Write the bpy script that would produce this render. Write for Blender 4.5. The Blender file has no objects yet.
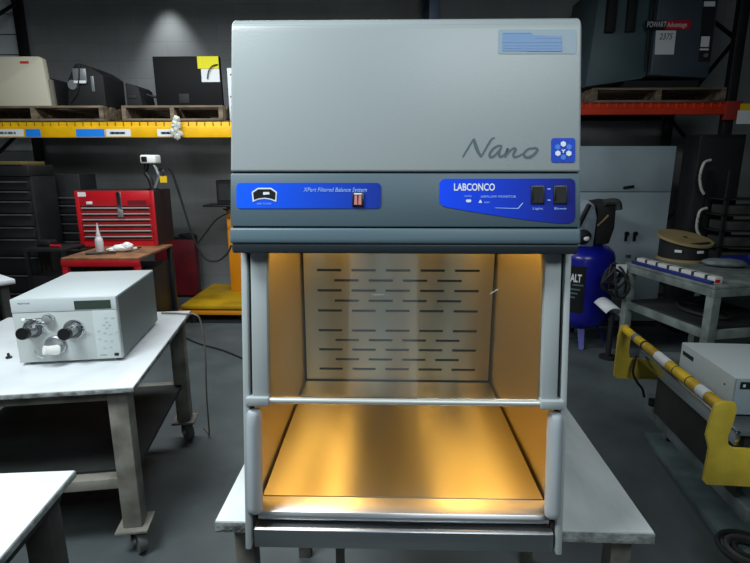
import bpy, bmesh, math, random
from mathutils import Vector, Matrix
random.seed(7)
R = math.radians
sc = bpy.context.scene
COL = sc.collection

# ------------------------------------------------------------------ camera
F = 510.0; PITCH = math.atan(117 / 510.0); YAW = R(1.4); CAMZ = 1.6
sa, ca, sp, cp = math.sin(YAW), math.cos(YAW), math.sin(PITCH), math.cos(PITCH)
FW = Vector((-sa * cp, ca * cp, -sp)); RT = Vector((ca, sa, 0)); UP = RT.cross(FW)
def ray(x, y): return FW * F + RT * (x - 375) - UP * (y - 281.5)
def atY(x, y, Y):
    d = ray(x, y); return Vector((0, 0, CAMZ)) + d * (Y / d.y)
def atZ(x, y, Z):
    d = ray(x, y); return Vector((0, 0, CAMZ)) + d * ((Z - CAMZ) / d.z)
cam_d = bpy.data.cameras.new('camera'); cam_d.sensor_width = 36; cam_d.lens = 36 * F / 750
cam_d.clip_start = 0.05
cam = bpy.data.objects.new('camera', cam_d); COL.objects.link(cam)
cam.matrix_world = Matrix((RT, UP, -FW)).transposed().to_4x4()
cam.location = (0, 0, CAMZ)
sc.camera = cam

# ------------------------------------------------------------------ materials
def lin(c):
    return tuple(((v / 255) / 12.92 if v / 255 <= 0.04045 else ((v / 255 + 0.055) / 1.055) ** 2.4) for v in c) + (1,)
def mat(name, rgb, rough=.5, metal=0, var=0, scale=8, rgb2=None, bump=0, bscale=60, spec=.5, stretch=None, rvar=0, emit=0, coat=0):
    m = bpy.data.materials.new(name); m.use_nodes = True
    nt = m.node_tree; b = nt.nodes['Principled BSDF']
    b.inputs['Base Color'].default_value = lin(rgb); b.inputs['Roughness'].default_value = rough
    b.inputs['Metallic'].default_value = metal; b.inputs['Specular IOR Level'].default_value = spec
    b.inputs['Coat Weight'].default_value = coat
    if emit:
        b.inputs['Emission Color'].default_value = lin(rgb); b.inputs['Emission Strength'].default_value = emit
    if var or bump or rvar:
        tc = nt.nodes.new('ShaderNodeTexCoord'); mp = nt.nodes.new('ShaderNodeMapping')
        nt.links.new(tc.outputs['Object'], mp.inputs['Vector'])
        if stretch: mp.inputs['Scale'].default_value = stretch
    if var or rvar:
        n = nt.nodes.new('ShaderNodeTexNoise'); n.inputs['Scale'].default_value = scale; n.inputs['Detail'].default_value = 6
        nt.links.new(mp.outputs[0], n.inputs['Vector'])
        if var:
            cr = nt.nodes.new('ShaderNodeMapRange'); cr.inputs[1].default_value = .35; cr.inputs[2].default_value = .68
            nt.links.new(n.outputs['Fac'], cr.inputs[0])
            mx = nt.nodes.new('ShaderNodeMix'); mx.data_type = 'RGBA'
            c2 = rgb2 or tuple(v * (1 - var) for v in rgb)
            mx.inputs[6].default_value = lin(rgb); mx.inputs[7].default_value = lin(c2)
            nt.links.new(cr.outputs[0], mx.inputs[0]); nt.links.new(mx.outputs[2], b.inputs['Base Color'])
        if rvar:
            mr = nt.nodes.new('ShaderNodeMapRange'); mr.inputs[3].default_value = max(.02, rough - rvar); mr.inputs[4].default_value = rough + rvar
            nt.links.new(n.outputs['Fac'], mr.inputs[0]); nt.links.new(mr.outputs[0], b.inputs['Roughness'])
    if bump:
        n2 = nt.nodes.new('ShaderNodeTexNoise'); n2.inputs['Scale'].default_value = bscale; n2.inputs['Detail'].default_value = 3
        nt.links.new(mp.outputs[0], n2.inputs['Vector'])
        bp = nt.nodes.new('ShaderNodeBump'); bp.inputs['Strength'].default_value = bump; bp.inputs['Distance'].default_value = .01
        nt.links.new(n2.outputs['Fac'], bp.inputs['Height']); nt.links.new(bp.outputs[0], b.inputs['Normal'])
    return m

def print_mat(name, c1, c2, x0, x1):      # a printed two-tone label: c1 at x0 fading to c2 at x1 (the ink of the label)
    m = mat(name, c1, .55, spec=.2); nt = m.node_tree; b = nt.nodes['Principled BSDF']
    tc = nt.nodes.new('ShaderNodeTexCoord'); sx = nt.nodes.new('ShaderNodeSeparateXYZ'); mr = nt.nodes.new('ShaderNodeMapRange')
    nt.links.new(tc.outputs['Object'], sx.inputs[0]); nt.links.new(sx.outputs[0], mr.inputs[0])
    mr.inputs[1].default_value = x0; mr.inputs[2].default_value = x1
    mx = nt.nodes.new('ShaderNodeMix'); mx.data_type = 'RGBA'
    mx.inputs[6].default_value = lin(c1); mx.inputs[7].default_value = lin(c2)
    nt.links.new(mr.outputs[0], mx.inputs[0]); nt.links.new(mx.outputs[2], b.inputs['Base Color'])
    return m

def block_mat(name, c1, c2, mortar, axis):
    m = mat(name, c1, .8); nt = m.node_tree; b = nt.nodes['Principled BSDF']
    tc = nt.nodes.new('ShaderNodeTexCoord'); mp = nt.nodes.new('ShaderNodeMapping')
    mp.inputs['Rotation'].default_value = (R(-90), 0, 0) if axis == 'y' else (R(-90), 0, R(-90))
    nt.links.new(tc.outputs['Object'], mp.inputs['Vector'])
    br = nt.nodes.new('ShaderNodeTexBrick'); br.inputs['Scale'].default_value = 1
    br.inputs['Brick Width'].default_value = .4; br.inputs['Row Height'].default_value = .2; br.inputs['Mortar Size'].default_value = .006
    br.inputs['Color1'].default_value = lin(c1); br.inputs['Color2'].default_value = lin(c2); br.inputs['Mortar'].default_value = lin(mortar)
    br.inputs['Bias'].default_value = 0
    nt.links.new(mp.outputs[0], br.inputs['Vector'])
    n = nt.nodes.new('ShaderNodeTexNoise'); n.inputs['Scale'].default_value = 1.3; n.inputs['Detail'].default_value = 7
    nt.links.new(tc.outputs['Object'], n.inputs['Vector'])
    mr = nt.nodes.new('ShaderNodeMapRange'); mr.inputs[1].default_value = .35; mr.inputs[2].default_value = .7; mr.inputs[3].default_value = 1; mr.inputs[4].default_value = .72
    nt.links.new(n.outputs['Fac'], mr.inputs[0])
    mx = nt.nodes.new('ShaderNodeMix'); mx.data_type = 'RGBA'; mx.blend_type = 'MULTIPLY'; mx.inputs[0].default_value = 1
    nt.links.new(br.outputs['Color'], mx.inputs[6]); nt.links.new(mr.outputs[0], mx.inputs[7])
    nt.links.new(mx.outputs[2], b.inputs['Base Color'])
    bp = nt.nodes.new('ShaderNodeBump'); bp.inputs['Strength'].default_value = .25; bp.inputs['Distance'].default_value = .004
    nt.links.new(br.outputs['Fac'], bp.inputs['Height']); bp.invert = True
    nt.links.new(bp.outputs[0], b.inputs['Normal'])
    return m

def steel_mat(name, rgb, rough, wave=0, pitch=.22, phase=0, rv=.05):
    # brushed sheet steel with the gentle lengthwise ripple of rolled sheet
    m = mat(name, rgb, rough, 1); nt = m.node_tree; b = nt.nodes['Principled BSDF']
    tc = nt.nodes.new('ShaderNodeTexCoord')
    wv = nt.nodes.new('ShaderNodeTexWave'); wv.wave_type = 'BANDS'; wv.bands_direction = 'X'; wv.wave_profile = 'SIN'
    wv.inputs['Scale'].default_value = .314 / pitch; wv.inputs['Distortion'].default_value = .6; wv.inputs['Detail'].default_value = 0
    wv.inputs['Detail Scale'].default_value = 1; wv.inputs['Phase Offset'].default_value = phase
    nt.links.new(tc.outputs['Object'], wv.inputs['Vector'])
    mr = nt.nodes.new('ShaderNodeMapRange'); mr.inputs[3].default_value = rough - rv; mr.inputs[4].default_value = rough + rv
    nt.links.new(wv.outputs['Fac'], mr.inputs[0]); nt.links.new(mr.outputs[0], b.inputs['Roughness'])
    if wave:
        bp = nt.nodes.new('ShaderNodeBump'); bp.inputs['Strength'].default_value = 1; bp.inputs['Distance'].default_value = wave
        nt.links.new(wv.outputs['Fac'], bp.inputs['Height']); nt.links.new(bp.outputs[0], b.inputs['Normal'])
    return m

def glass_mat(name, tint, refl=.08, rough=.03):
    m = bpy.data.materials.new(name); m.use_nodes = True; nt = m.node_tree; nt.nodes.clear()
    out = nt.nodes.new('ShaderNodeOutputMaterial'); mx = nt.nodes.new('ShaderNodeMixShader')
    tr = nt.nodes.new('ShaderNodeBsdfTransparent'); tr.inputs[0].default_value = lin(tint)
    gl = nt.nodes.new('ShaderNodeBsdfGlossy'); gl.inputs['Roughness'].default_value = rough
    df = nt.nodes.new('ShaderNodeBsdfDiffuse'); df.inputs[0].default_value = lin((150, 165, 160))
    mx2 = nt.nodes.new('ShaderNodeMixShader'); mx2.inputs[0].default_value = .065
    lw = nt.nodes.new('ShaderNodeFresnel'); lw.inputs[0].default_value = 1.5
    nt.links.new(lw.outputs[0], mx.inputs[0]); nt.links.new(tr.outputs[0], mx.inputs[1]); nt.links.new(gl.outputs[0], mx.inputs[2])
    nt.links.new(mx.outputs[0], mx2.inputs[1]); nt.links.new(df.outputs[0], mx2.inputs[2])
    nt.links.new(mx2.outputs[0], out.inputs[0])
    return m

M = {}
M['shell'] = mat('light_grey_enamel', (156, 164, 165), .38, bump=.04, bscale=250)
M['fascia'] = mat('blue_grey_plastic', (76, 96, 106), .5, bump=.05, bscale=300)
M['bumper'] = mat('slate_plastic', (82, 103, 113), .45)
M['bumper_dark'] = mat('dark_slate_plastic', (44, 54, 60), .5)
M['gap'] = mat('dark_joint', (18, 22, 24), .8)
M['post'] = mat('pale_grey_profile', (168, 175, 176), .4)
M['pad'] = mat('grey_pad', (158, 166, 171), .5)
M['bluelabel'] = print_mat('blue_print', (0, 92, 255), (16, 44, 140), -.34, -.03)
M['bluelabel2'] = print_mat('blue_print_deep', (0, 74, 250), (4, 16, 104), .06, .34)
M['white_ink'] = mat('white_ink', (225, 232, 240), .5)
M['blue_ink'] = mat('light_blue_ink', (150, 190, 250), .5)
M['grey_ink'] = mat('grey_ink', (88, 104, 110), .7, spec=.15)
M['sticker_clear'] = mat('film', (146, 162, 172), .5, spec=.25)
M['sticker_blue'] = mat('film_blue', (118, 148, 186), .5, spec=.25)
M['sticker_line'] = mat('film_blue_print', (98, 132, 178), .4)
M['black'] = mat('black_plastic', (14, 14, 16), .4)
M['black_matt'] = mat('matt_black', (22, 22, 24), .75, var=.4, scale=6)
M['black_paint'] = mat('black_painted_steel', (26, 27, 29), .45, var=.3, scale=5)
M['red_lamp'] = mat('red_rocker', (206, 130, 124), .4)
M['steel_in'] = steel_mat('interior_steel', (206, 205, 200), .325, .005, .2, 1.2, .04)
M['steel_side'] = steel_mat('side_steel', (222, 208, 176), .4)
M['steel'] = steel_mat('sill_steel', (226, 228, 230), .37, .002, .5, .6)
M['steel_base'] = steel_mat('base_steel', (176, 179, 182), .36, .003, .5)
M['chrome'] = mat('chrome', (205, 208, 210), .18, 1)
M['satin'] = mat('satin_aluminium', (205, 208, 204), .4, .5)
M['glass'] = glass_mat('sash_glass', (246, 248, 242))
M['tube'] = mat('lamp_glow', (255, 196, 110), .5, emit=1.2)
M['laminate'] = mat('white_laminate', (230, 234, 237), .3, var=.06, scale=5)
M['laminate_worn'] = mat('worn_grey_laminate', (220, 224, 224), .42, var=.3, scale=7, rgb2=(176, 182, 182), stretch=(1, .35, 1), rvar=.12)
M['worn_edge'] = mat('chipped_edge', (166, 170, 168), .7, var=.5, scale=22, rgb2=(78, 80, 78), bump=.8, bscale=40)
M['leg_paint'] = mat('putty_steel', (140, 138, 128), .55, var=.35, scale=9, rgb2=(96, 92, 84))
M['leg_dark'] = mat('dark_putty_steel', (70, 70, 66), .6, var=.35, scale=8)
M['shelf_dark'] = mat('dark_shelf', (40, 42, 42), .7, var=.4, scale=6)
M['rubber'] = mat('rubber', (24, 24, 25), .7)
M['caster'] = mat('caster_tread', (92, 92, 90), .6)
M['pump'] = mat('pump_grey_paint', (190, 198, 200), .42)
M['pump_face'] = mat('pump_face', (184, 190, 188), .45)
M['pump_keys'] = mat('pump_keypad', (190, 198, 198), .4)
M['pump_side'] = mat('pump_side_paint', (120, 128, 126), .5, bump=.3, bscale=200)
M['key_ink'] = mat('key_print', (166, 178, 186), .5)
M['lcd'] = mat('lcd_green', (26, 46, 34), .2)
M['white_plastic'] = mat('white_plastic', (235, 235, 230), .45)
M['red'] = mat('red_enamel', (206, 22, 34), .35, var=.15, scale=5)
M['dark_red'] = mat('dark_red_enamel', (110, 20, 30), .45, var=.3, scale=4)
M['wood_top'] = mat('worn_board', (150, 100, 62), .7, var=.4, scale=9, rgb2=(92, 66, 48))
M['yellow'] = mat('yellow_enamel', (252, 192, 10), .45, var=.12, scale=4)
M['yellow_dirty'] = mat('yellow_chipped', (242, 200, 20), .55, var=.25, scale=7, rgb2=(168, 132, 30))
M['yellow_bk'] = mat('pale_yellow_enamel', (236, 206, 70), .5, var=.2, scale=6)
M['mustard'] = mat('mustard_enamel', (206, 160, 10), .5, var=.2, scale=4)
M['orange'] = mat('orange_enamel', (222, 140, 10), .5)
M['redbeam'] = mat('orange_red_enamel', (232, 62, 26), .5, var=.1, scale=4)
M['upblue'] = mat('slate_blue_enamel', (52, 66, 84), .5)
M['wood'] = mat('pallet_wood', (136, 118, 96), .8, var=.5, scale=6, rgb2=(74, 62, 52), stretch=(.5, 4, 4))
M['beige'] = mat('beige_plastic', (204, 198, 176), .5)
M['beige_dark'] = mat('grey_beige', (120, 116, 106), .6)
M['note'] = mat('yellow_paper', (226, 214, 20), .7)
M['paper'] = mat('white_paper', (222, 224, 226), .7)
M['bluetape'] = mat('blue_tape', (24, 130, 232), .5)
M['mesh_steel'] = mat('deck_wire', (120, 96, 20), .5)
M['grey_unit'] = mat('charcoal_blue_paint', (66, 78, 88), .45, var=.15, scale=3)
M['grey_side'] = mat('grey_teal_paint', (70, 92, 98), .5, var=.15, scale=3)
M['logo_red'] = mat('logo_red', (196, 22, 48), .4)
M['cab'] = mat('pale_blue_grey_enamel', (168, 184, 190), .5, var=.12, scale=2)
M['compblue'] = mat('cobalt_enamel', (20, 24, 138), .28, coat=.2)
M['compgrey'] = mat('pump_cast_grey', (150, 162, 176), .5, var=.2, scale=9)
M['bench'] = mat('grey_bench_paint', (128, 138, 132), .6, var=.3, scale=7, rgb2=(86, 94, 92))
M['cardboard'] = mat('tan_board', (156, 136, 92), .8, var=.12, scale=5)
M['strip_white'] = mat('strip_white', (206, 206, 200), .5)
M['strip_blue'] = mat('strip_blue', (28, 42, 120), .5)
M['grey_bag'] = mat('grey_pouch', (120, 130, 130), .6, var=.3, scale=12)
M['cart'] = mat('grey_cart_paint', (108, 116, 118), .55, var=.3, scale=7, rgb2=(70, 78, 80))
M['cart_low'] = mat('grey_green_slab', (92, 110, 110), .6, var=.35, scale=6, rgb2=(62, 76, 78))
M['instr'] = mat('instrument_white', (206, 214, 214), .45)
M['pipe_tape'] = mat('black_tape', (26, 24, 20), .5)
M['plastic_film'] = mat('crumpled_film', (190, 190, 180), .3)
M['bottle'] = mat('milky_bottle', (206, 200, 202), .35)
M['tag_yellow'] = mat('yellow_tag', (226, 186, 20), .6)
M['galv'] = mat('galvanised', (150, 154, 156), .4, .6)
M['floor'] = mat('concrete', (92, 100, 101), .55, var=.5, scale=1.6, rgb2=(62, 68, 69), bump=.15, bscale=25, rvar=.12)
M['wall'] = block_mat('painted_block', (152, 155, 155), (146, 149, 150), (142, 145, 146), 'y')
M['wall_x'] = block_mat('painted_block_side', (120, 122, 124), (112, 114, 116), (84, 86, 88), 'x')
M['ceiling'] = mat('ceiling_deck', (70, 72, 74), .8)
M['door'] = mat('pale_door_paint', (236, 240, 240), .5, var=.04, scale=2)

# ------------------------------------------------------------------ mesh helpers
class B:
    def __init__(s): s.bm = bmesh.new()
    def add(s, other):
        me = bpy.data.meshes.new('t'); other.to_mesh(me); other.free(); s.bm.from_mesh(me); bpy.data.meshes.remove(me)
    def box(s, c, d, bev=0, rot=None, seg=2):
        b = bmesh.new(); bmesh.ops.create_cube(b, size=1)
        bmesh.ops.scale(b, vec=d, verts=b.verts)
        if bev: bmesh.ops.bevel(b, geom=b.edges[:], offset=bev, segments=seg, affect='EDGES', profile=.5)
        m = Matrix.Translation(c)
        if rot is not None: m = m @ rot.to_4x4()
        bmesh.ops.transform(b, matrix=m, verts=b.verts); s.add(b); return s
    def bb(s, x0, x1, y0, y1, z0, z1, bev=0, seg=2):
        return s.box(((x0 + x1) / 2, (y0 + y1) / 2, (z0 + z1) / 2), (x1 - x0, y1 - y0, z1 - z0), bev, None, seg)
    def prism(s, pts, vec, bev=0, seg=2):
        b = bmesh.new(); pts = [Vector(p) for p in pts]; vec = Vector(vec)
        lo = [b.verts.new(p) for p in pts]; hi = [b.verts.new(p + vec) for p in pts]
        n = len(pts); b.faces.new(lo[::-1]); b.faces.new(hi)
        for i in range(n): b.faces.new((lo[i], lo[(i + 1) % n], hi[(i + 1) % n], hi[i]))
        bmesh.ops.recalc_face_normals(b, faces=b.faces[:])
        if bev: bmesh.ops.bevel(b, geom=b.edges[:], offset=bev, segments=seg, affect='EDGES', profile=.5)
        s.add(b); return s
    def cyl(s, p0, p1, r0, r1=None, n=20):
        p0 = Vector(p0); p1 = Vector(p1); d = p1 - p0
        b = bmesh.new(); bmesh.ops.create_cone(b, cap_ends=True, segments=n, radius1=r0, radius2=r0 if r1 is None else r1, depth=d.length)
        q = Vector((0, 0, 1)).rotation_difference(d.normalized()).to_matrix().to_4x4()
        bmesh.ops.transform(b, matrix=Matrix.Translation((p0 + p1) / 2) @ q, verts=b.verts); s.add(b); return s
    def tube(s, pts, r, n=8, sub=4, closed=False):
        pts = [Vector(p) for p in pts]; P = []
        k = len(pts); rng = range(k if closed else k - 1)
        for i in rng:
            g = (lambda j: pts[j % k]) if closed else (lambda j: pts[min(max(j, 0), k - 1)])
            a, b_, c, d = g(i - 1), g(i), g(i + 1), g(i + 2)
            for t in range(sub):
                t /= sub
                P.append(.5 * ((2 * b_) + (c - a) * t + (2 * a - 5 * b_ + 4 * c - d) * t * t + (3 * b_ - a - 3 * c + d) * t ** 3))
        if not closed: P.append(pts[-1])
        b = bmesh.new(); rings = []; up = Vector((0, 0, 1))
        for i, p in enumerate(P):
            if closed: t = P[(i + 1) % len(P)] - P[i - 1]
            else: t = P[min(i + 1, len(P) - 1)] - P[max(i - 1, 0)]
            t = t.normalized() if t.length > 1e-9 else Vector((1, 0, 0))
            u = t.cross(up)
            if u.length < .05: u = t.cross(Vector((0, 1, 0)))
            u.normalize(); v = t.cross(u)
            rings.append([b.verts.new(p + (u * math.cos(2 * math.pi * j / n) + v * math.sin(2 * math.pi * j / n)) * r) for j in range(n)])
        m = len(rings)
        for i in range(m if closed else m - 1):
            A, C = rings[i], rings[(i + 1) % m]
            for j in range(n): b.faces.new((A[j], A[(j + 1) % n], C[(j + 1) % n], C[j]))
        if not closed: b.faces.new(rings[0][::-1]); b.faces.new(rings[-1])
        bmesh.ops.recalc_face_normals(b, faces=b.faces[:]); s.add(b); return s
    def lathe(s, prof, n=32, mx=None):
        b = bmesh.new(); rings = []
        for r, z in prof:
            rings.append([b.verts.new((r * math.cos(2 * math.pi * j / n), r * math.sin(2 * math.pi * j / n), z)) for j in range(n)])
        for i in range(len(rings) - 1):
            for j in range(n): b.faces.new((rings[i][j], rings[i][(j + 1) % n], rings[i + 1][(j + 1) % n], rings[i + 1][j]))
        b.faces.new(rings[0][::-1]); b.faces.new(rings[-1])
        bmesh.ops.remove_doubles(b, verts=b.verts, dist=1e-6)
        bmesh.ops.recalc_face_normals(b, faces=b.faces[:])
        if mx is not None: bmesh.ops.transform(b, matrix=mx, verts=b.verts)
        s.add(b); return s
    def blob(s, c, d, jit=0, sub=3):
        b = bmesh.new(); bmesh.ops.create_icosphere(b, subdivisions=sub, radius=1)
        for v in b.verts:
            v.co *= 1 + random.uniform(-jit, jit)
            v.co = Vector((v.co.x * d[0], v.co.y * d[1], v.co.z * d[2])) + Vector(c)
        s.add(b); return s
    def quad(s, pts):
        s.bm.faces.new([s.bm.verts.new(p) for p in pts]); return s
    def done(s, name, m, parent=None, loc=None, rotz=0, angle=35):
        me = bpy.data.meshes.new(name)
        bmesh.ops.recalc_face_normals(s.bm, faces=s.bm.faces[:]) if False else None
        s.bm.to_mesh(me); s.bm.free()
        for p in me.polygons: p.use_smooth = True
        me.set_sharp_from_angle(angle=R(angle))
        me.materials.append(M[m] if isinstance(m, str) else m)
        o = bpy.data.objects.new(name, me); COL.objects.link(o)
        if parent: o.parent = parent
        if loc is not None: o.location = loc
        o.rotation_euler.z = rotz
        return o
def tag(o, label, cat, group=None):
    o['label'] = label; o['category'] = cat
    if group: o['group'] = group
    return o
def thing(name, label, cat, loc=(0, 0, 0), rotz=0, group=None):
    o = bpy.data.objects.new(name, None); COL.objects.link(o); o.location = loc; o.rotation_euler = (0, 0, rotz)
    o.empty_display_size = .1
    return tag(o, label, cat, group)
def struct(o): o['kind'] = 'structure'; return o
def text_mesh(body, size, mx, name, m, parent, shear=0, extrude=.0006, width=None, align='LEFT', bold=0):
    cu = bpy.data.curves.new('txt', 'FONT'); cu.body = body; cu.size = size; cu.shear = shear; cu.extrude = extrude
    cu.align_x = align; cu.offset = bold; cu.resolution_u = 3
    ob = bpy.data.objects.new('txt', cu); COL.objects.link(ob)
    bpy.context.view_layer.update()
    me = bpy.data.meshes.new_from_object(ob.evaluated_get(bpy.context.evaluated_depsgraph_get()))
    bpy.data.objects.remove(ob); bpy.data.curves.remove(cu)
    xs = [v.co.x for v in me.vertices]; w = max(xs) - min(xs)
    k = width / w if width else 1
    for v in me.vertices: v.co.x *= k
    me.transform(mx); me.name = name
    me.materials.clear(); me.materials.append(M[m] if isinstance(m, str) else m)
    o = bpy.data.objects.new(name, me); COL.objects.link(o); o.parent = parent
    return o
def smooth2(pts, sub=6):
    pts = [Vector((p[0], p[1])) for p in pts]; P = []; k = len(pts)
    for i in range(k - 1):
        g = lambda j: pts[min(max(j, 0), k - 1)]
        a, b_, c, d = g(i - 1), g(i), g(i + 1), g(i + 2)
        for t in range(sub):
            t /= sub
            P.append(.5 * ((2 * b_) + (c - a) * t + (2 * a - 5 * b_ + 4 * c - d) * t * t + (3 * b_ - a - 3 * c + d) * t ** 3))
    P.append(pts[-1]); return P

# ------------------------------------------------------------------ setting
YW = 6.4
struct(B().bb(-6.5, 6.5, -4.5, YW + .1, -.1, 0).done('floor', 'floor'))
struct(B().bb(-6.5, 6.5, YW, YW + .2, 0, 5).done('wall_back', 'wall'))
struct(B().bb(-6.7, -6.5, -4.5, YW, 0, 5).done('wall_left', 'wall_x'))
struct(B().bb(6.5, 6.7, -4.5, YW, 0, 5).done('wall_right', 'wall_x'))
struct(B().bb(-6.5, 6.5, -4.7, -4.5, 0, 5).done('wall_front', 'wall'))
struct(B().bb(-6.7, 6.7, -4.7, YW + .2, 5, 5.1).done('ceiling', 'ceiling'))
dx = atY(21, 30, YW - .06).x
dd = B()
for k in range(20): dd.bb(-6.4, dx, YW - .06, YW - .005, .22 * k + .005, .22 * k + .215, .004)
struct(dd.done('door_1', 'door'))

# unseen glowing panel added behind the camera for fill and steel reflections
wf = struct(B().bb(-.55, .45, -4.5, -4.44, 0.02, .1).bb(-.55, .45, -4.5, -4.44, 3.0, 3.08).bb(-.55, -.49, -4.5, -4.44, .1, 3.0).bb(.39, .45, -4.5, -4.44, .1, 3.0).done('added_glow_frame', 'door'))
B().bb(-.49, .39, -4.49, -4.47, .1, 3.0).done('pane', mat('added_glow_pane', (222, 238, 255), .4, emit=.8), wf)

# ------------------------------------------------------------------ the enclosure
CX, CY, CZ = .037, .959, .77
enc = thing('balance_enclosure', 'tall grey enclosure with glass sash, blue control labels and lit steel interior, on white worktable', 'laboratory enclosure', (CX, CY, CZ))
HW = .347
yp = lambda z: .151 * z                       # front line of the posts
yh = lambda z: .052 + (z - .663) * .222       # front line of the hood
NH = Vector((0, -1, .222)).normalized()       # hood front normal
UH = Vector((0, .222, 1)).normalized()
def on_hood(x, y, off=0):                     # a point on the sloped hood front
    d = ray(x, y); o = Vector((0, 0, CAMZ)) - Vector((CX, CY, CZ)); p0 = Vector((0, yh(.663), .663))
    t = (p0 - o).dot(NH) / d.dot(NH); return o + d * t + NH * off
HMX = lambda p: Matrix.Translation(p) @ Matrix((Vector((1, 0, 0)), UH, NH)).transposed().to_4x4()
def hood_poly(name, pts, m, off, th=.001, parent=enc):
    return B().prism([on_hood(x, y, off) for x, y in pts], NH * -th).done(name, m, parent)
def rrect(x0, y0, x1, y1, r, n=4):
    out = []
    for cx, cy, a0 in ((x1 - r, y0 + r, -90), (x1 - r, y1 - r, 0), (x0 + r, y1 - r, 90), (x0 + r, y0 + r, 180)):
        for i in range(n + 1):
            a = R(a0 + 90 * i / n); out.append((cx + r * math.cos(a), cy + r * math.sin(a)))
    return out
# hood shell: side profile with a rounded top front edge
HH = HW + .0035; HX = -.004
prof = [(yh(.8155), .8155)]
rt = .03
zt = 1.118
for i in range(7):
    a = R(180 - 12.5 - (77.5) * i / 6)
    prof.append((yh(zt - rt) + rt * 1.0243 + rt * math.cos(a), zt - rt + rt * math.sin(a)))
prof += [(.77, zt), (.77, .8155)]
B().prism([(-HH, y, z) for y, z in prof], (2 * HH, 0, 0), .005, 3).done('hood', 'shell', enc, (HX, 0, 0))
B().prism([(-HH + .004, yh(z) + .006, z) for z in (.668, .816)] + [(-HH + .004, .76, .816), (-HH + .004, .76, .668)], (2 * HH - .008, 0, 0)).done('plenum_body', 'gap', enc, (HX, 0, 0))
B().prism([(-HH, yh(.708), .708), (-HH, yh(.8125), .8125), (-HH, yh(.8125) + .05, .8125), (-HH, yh(.708) + .05, .708)], (2 * HH, 0, 0), .003).done('control_fascia', 'fascia', enc, (HX, 0, 0))
B().prism([(-HH - .001, yh(.705) - .001, .705), (-HH - .001, yh(.681) - .001, .681), (-HH - .001, yh(.674) + .002, .674), (-HH - .001, yh(.68) + .06, .674), (-HH - .001, yh(.705) + .06, .705)], (2 * HH + .002, 0, 0), .004, 3).done('bumper', 'bumper', enc, (HX, 0, 0))
B().prism([(-HH + .001, yh(.6735) + .0025, .6735), (-HH + .001, yh(.654) + .010, .654), (-HH + .001, yh(.66) + .015, .654), (-HH + .001, yh(.66) + .03, .664), (-HH + .001, yh(.66) + .06, .664), (-HH + .001, yh(.66) + .06, .6735)], (2 * HH - .002, 0, 0), .004, 3).done('bumper_lip', 'bumper_dark', enc, (HX, 0, 0))
# blue label with gauge
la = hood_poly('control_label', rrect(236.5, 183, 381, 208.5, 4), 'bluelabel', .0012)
la['label'] = 'blue label with gauge window and lettering'
g = hood_poly('gauge_bezel', [(252, 192.2), (258, 188), (271.5, 188), (277.2, 192.2), (276.4, 202), (270, 199.6), (264.5, 199), (259, 199.6), (253, 202)], 'white_ink', .002, .001, la)
g2 = hood_poly('gauge_window', [(253.4, 192.8), (258.5, 189.4), (271, 189.4), (275.8, 192.8), (275.2, 200), (270, 198.2), (264.5, 197.6), (259, 198.2), (254.2, 200)], 'black', .0026, .001, la)
hood_poly('painted_glint', [(263.5, 192.3), (269.5, 192.3), (270, 194.6), (263.5, 195)], 'white_ink', .0032, .001, la)  # glare on the gauge window, painted as a white patch
text_mesh('XPert Filtered Balance System', .012, HMX(on_hood(303.5, 191.8, .0012)), 'label_text', 'blue_ink', la, shear=.25, width=(on_hood(367, 190) - on_hood(303.5, 190)).length)
rk = B().prism([on_hood(x, y, .004) for x, y in ((352.4, 192.6), (364, 192.6), (364, 206.8), (352.4, 206.8))], NH * -.005, .0008).done('rocker_switch', 'black', la)
for x in (354.5, 358.6):
    hood_poly('rocker_lamp', [(x + .3, 195.6), (x + 2.7, 195.6), (x + 3.0, 205), (x - .2, 205)], 'red_lamp', .0055, .0025, rk)
hood_poly('rocker_mark', [(354, 193.6), (362, 193.6), (361.6, 195), (354.4, 195)], 'white_ink', .0062, .0008, rk)
text_mesh('AIR FLOW', .0045, HMX(on_hood(257, 204.6, .0012)), 'gauge_text', 'blue_ink', la, width=.03)
# deep blue label with the maker's lettering
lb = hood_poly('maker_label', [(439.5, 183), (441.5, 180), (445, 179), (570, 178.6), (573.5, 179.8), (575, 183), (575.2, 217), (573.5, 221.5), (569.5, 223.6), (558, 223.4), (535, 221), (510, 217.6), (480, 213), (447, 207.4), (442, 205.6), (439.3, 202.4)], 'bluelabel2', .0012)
lb['label'] = 'blue label with white maker lettering and two black switches'
text_mesh('LABCONCO', .02, HMX(on_hood(453.5, 190.6, .0012)), 'maker_text', 'white_ink', lb, width=(on_hood(494.3, 187) - on_hood(453.5, 187)).length, bold=.0004)
text_mesh('AIRFLOW MONITOR', .0065, HMX(on_hood(480.5, 197.8, .0012)), 'label_text', 'blue_ink', lb, width=.07)
text_mesh('POWER', .004, HMX(on_hood(464, 197, .0012)), 'label_text', 'blue_ink', lb, width=.015)
text_mesh('RESET', .004, HMX(on_hood(484, 203.2, .0012)), 'label_text', 'blue_ink', lb, width=.012)
hood_poly('indicator_lamp', rrect(466, 199.6, 471, 202.4, 1), 'white_ink', .002, .001, lb)
text_mesh('\u25b3', .006, HMX(on_hood(478.5, 203, .0012)), 'warning_mark', 'white_ink', lb)
hood_poly('warning_mark', [(478.4, 203), (480.2, 199.6), (482, 203)], 'white_ink', .002, .001, lb)
hood_poly('outline_mark', [(495, 207.7), (517.5, 208.3), (522.5, 202.5), (523, 203.2), (518.2, 209), (495, 208.2)], 'blue_ink', .0018, .001, lb)
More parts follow.
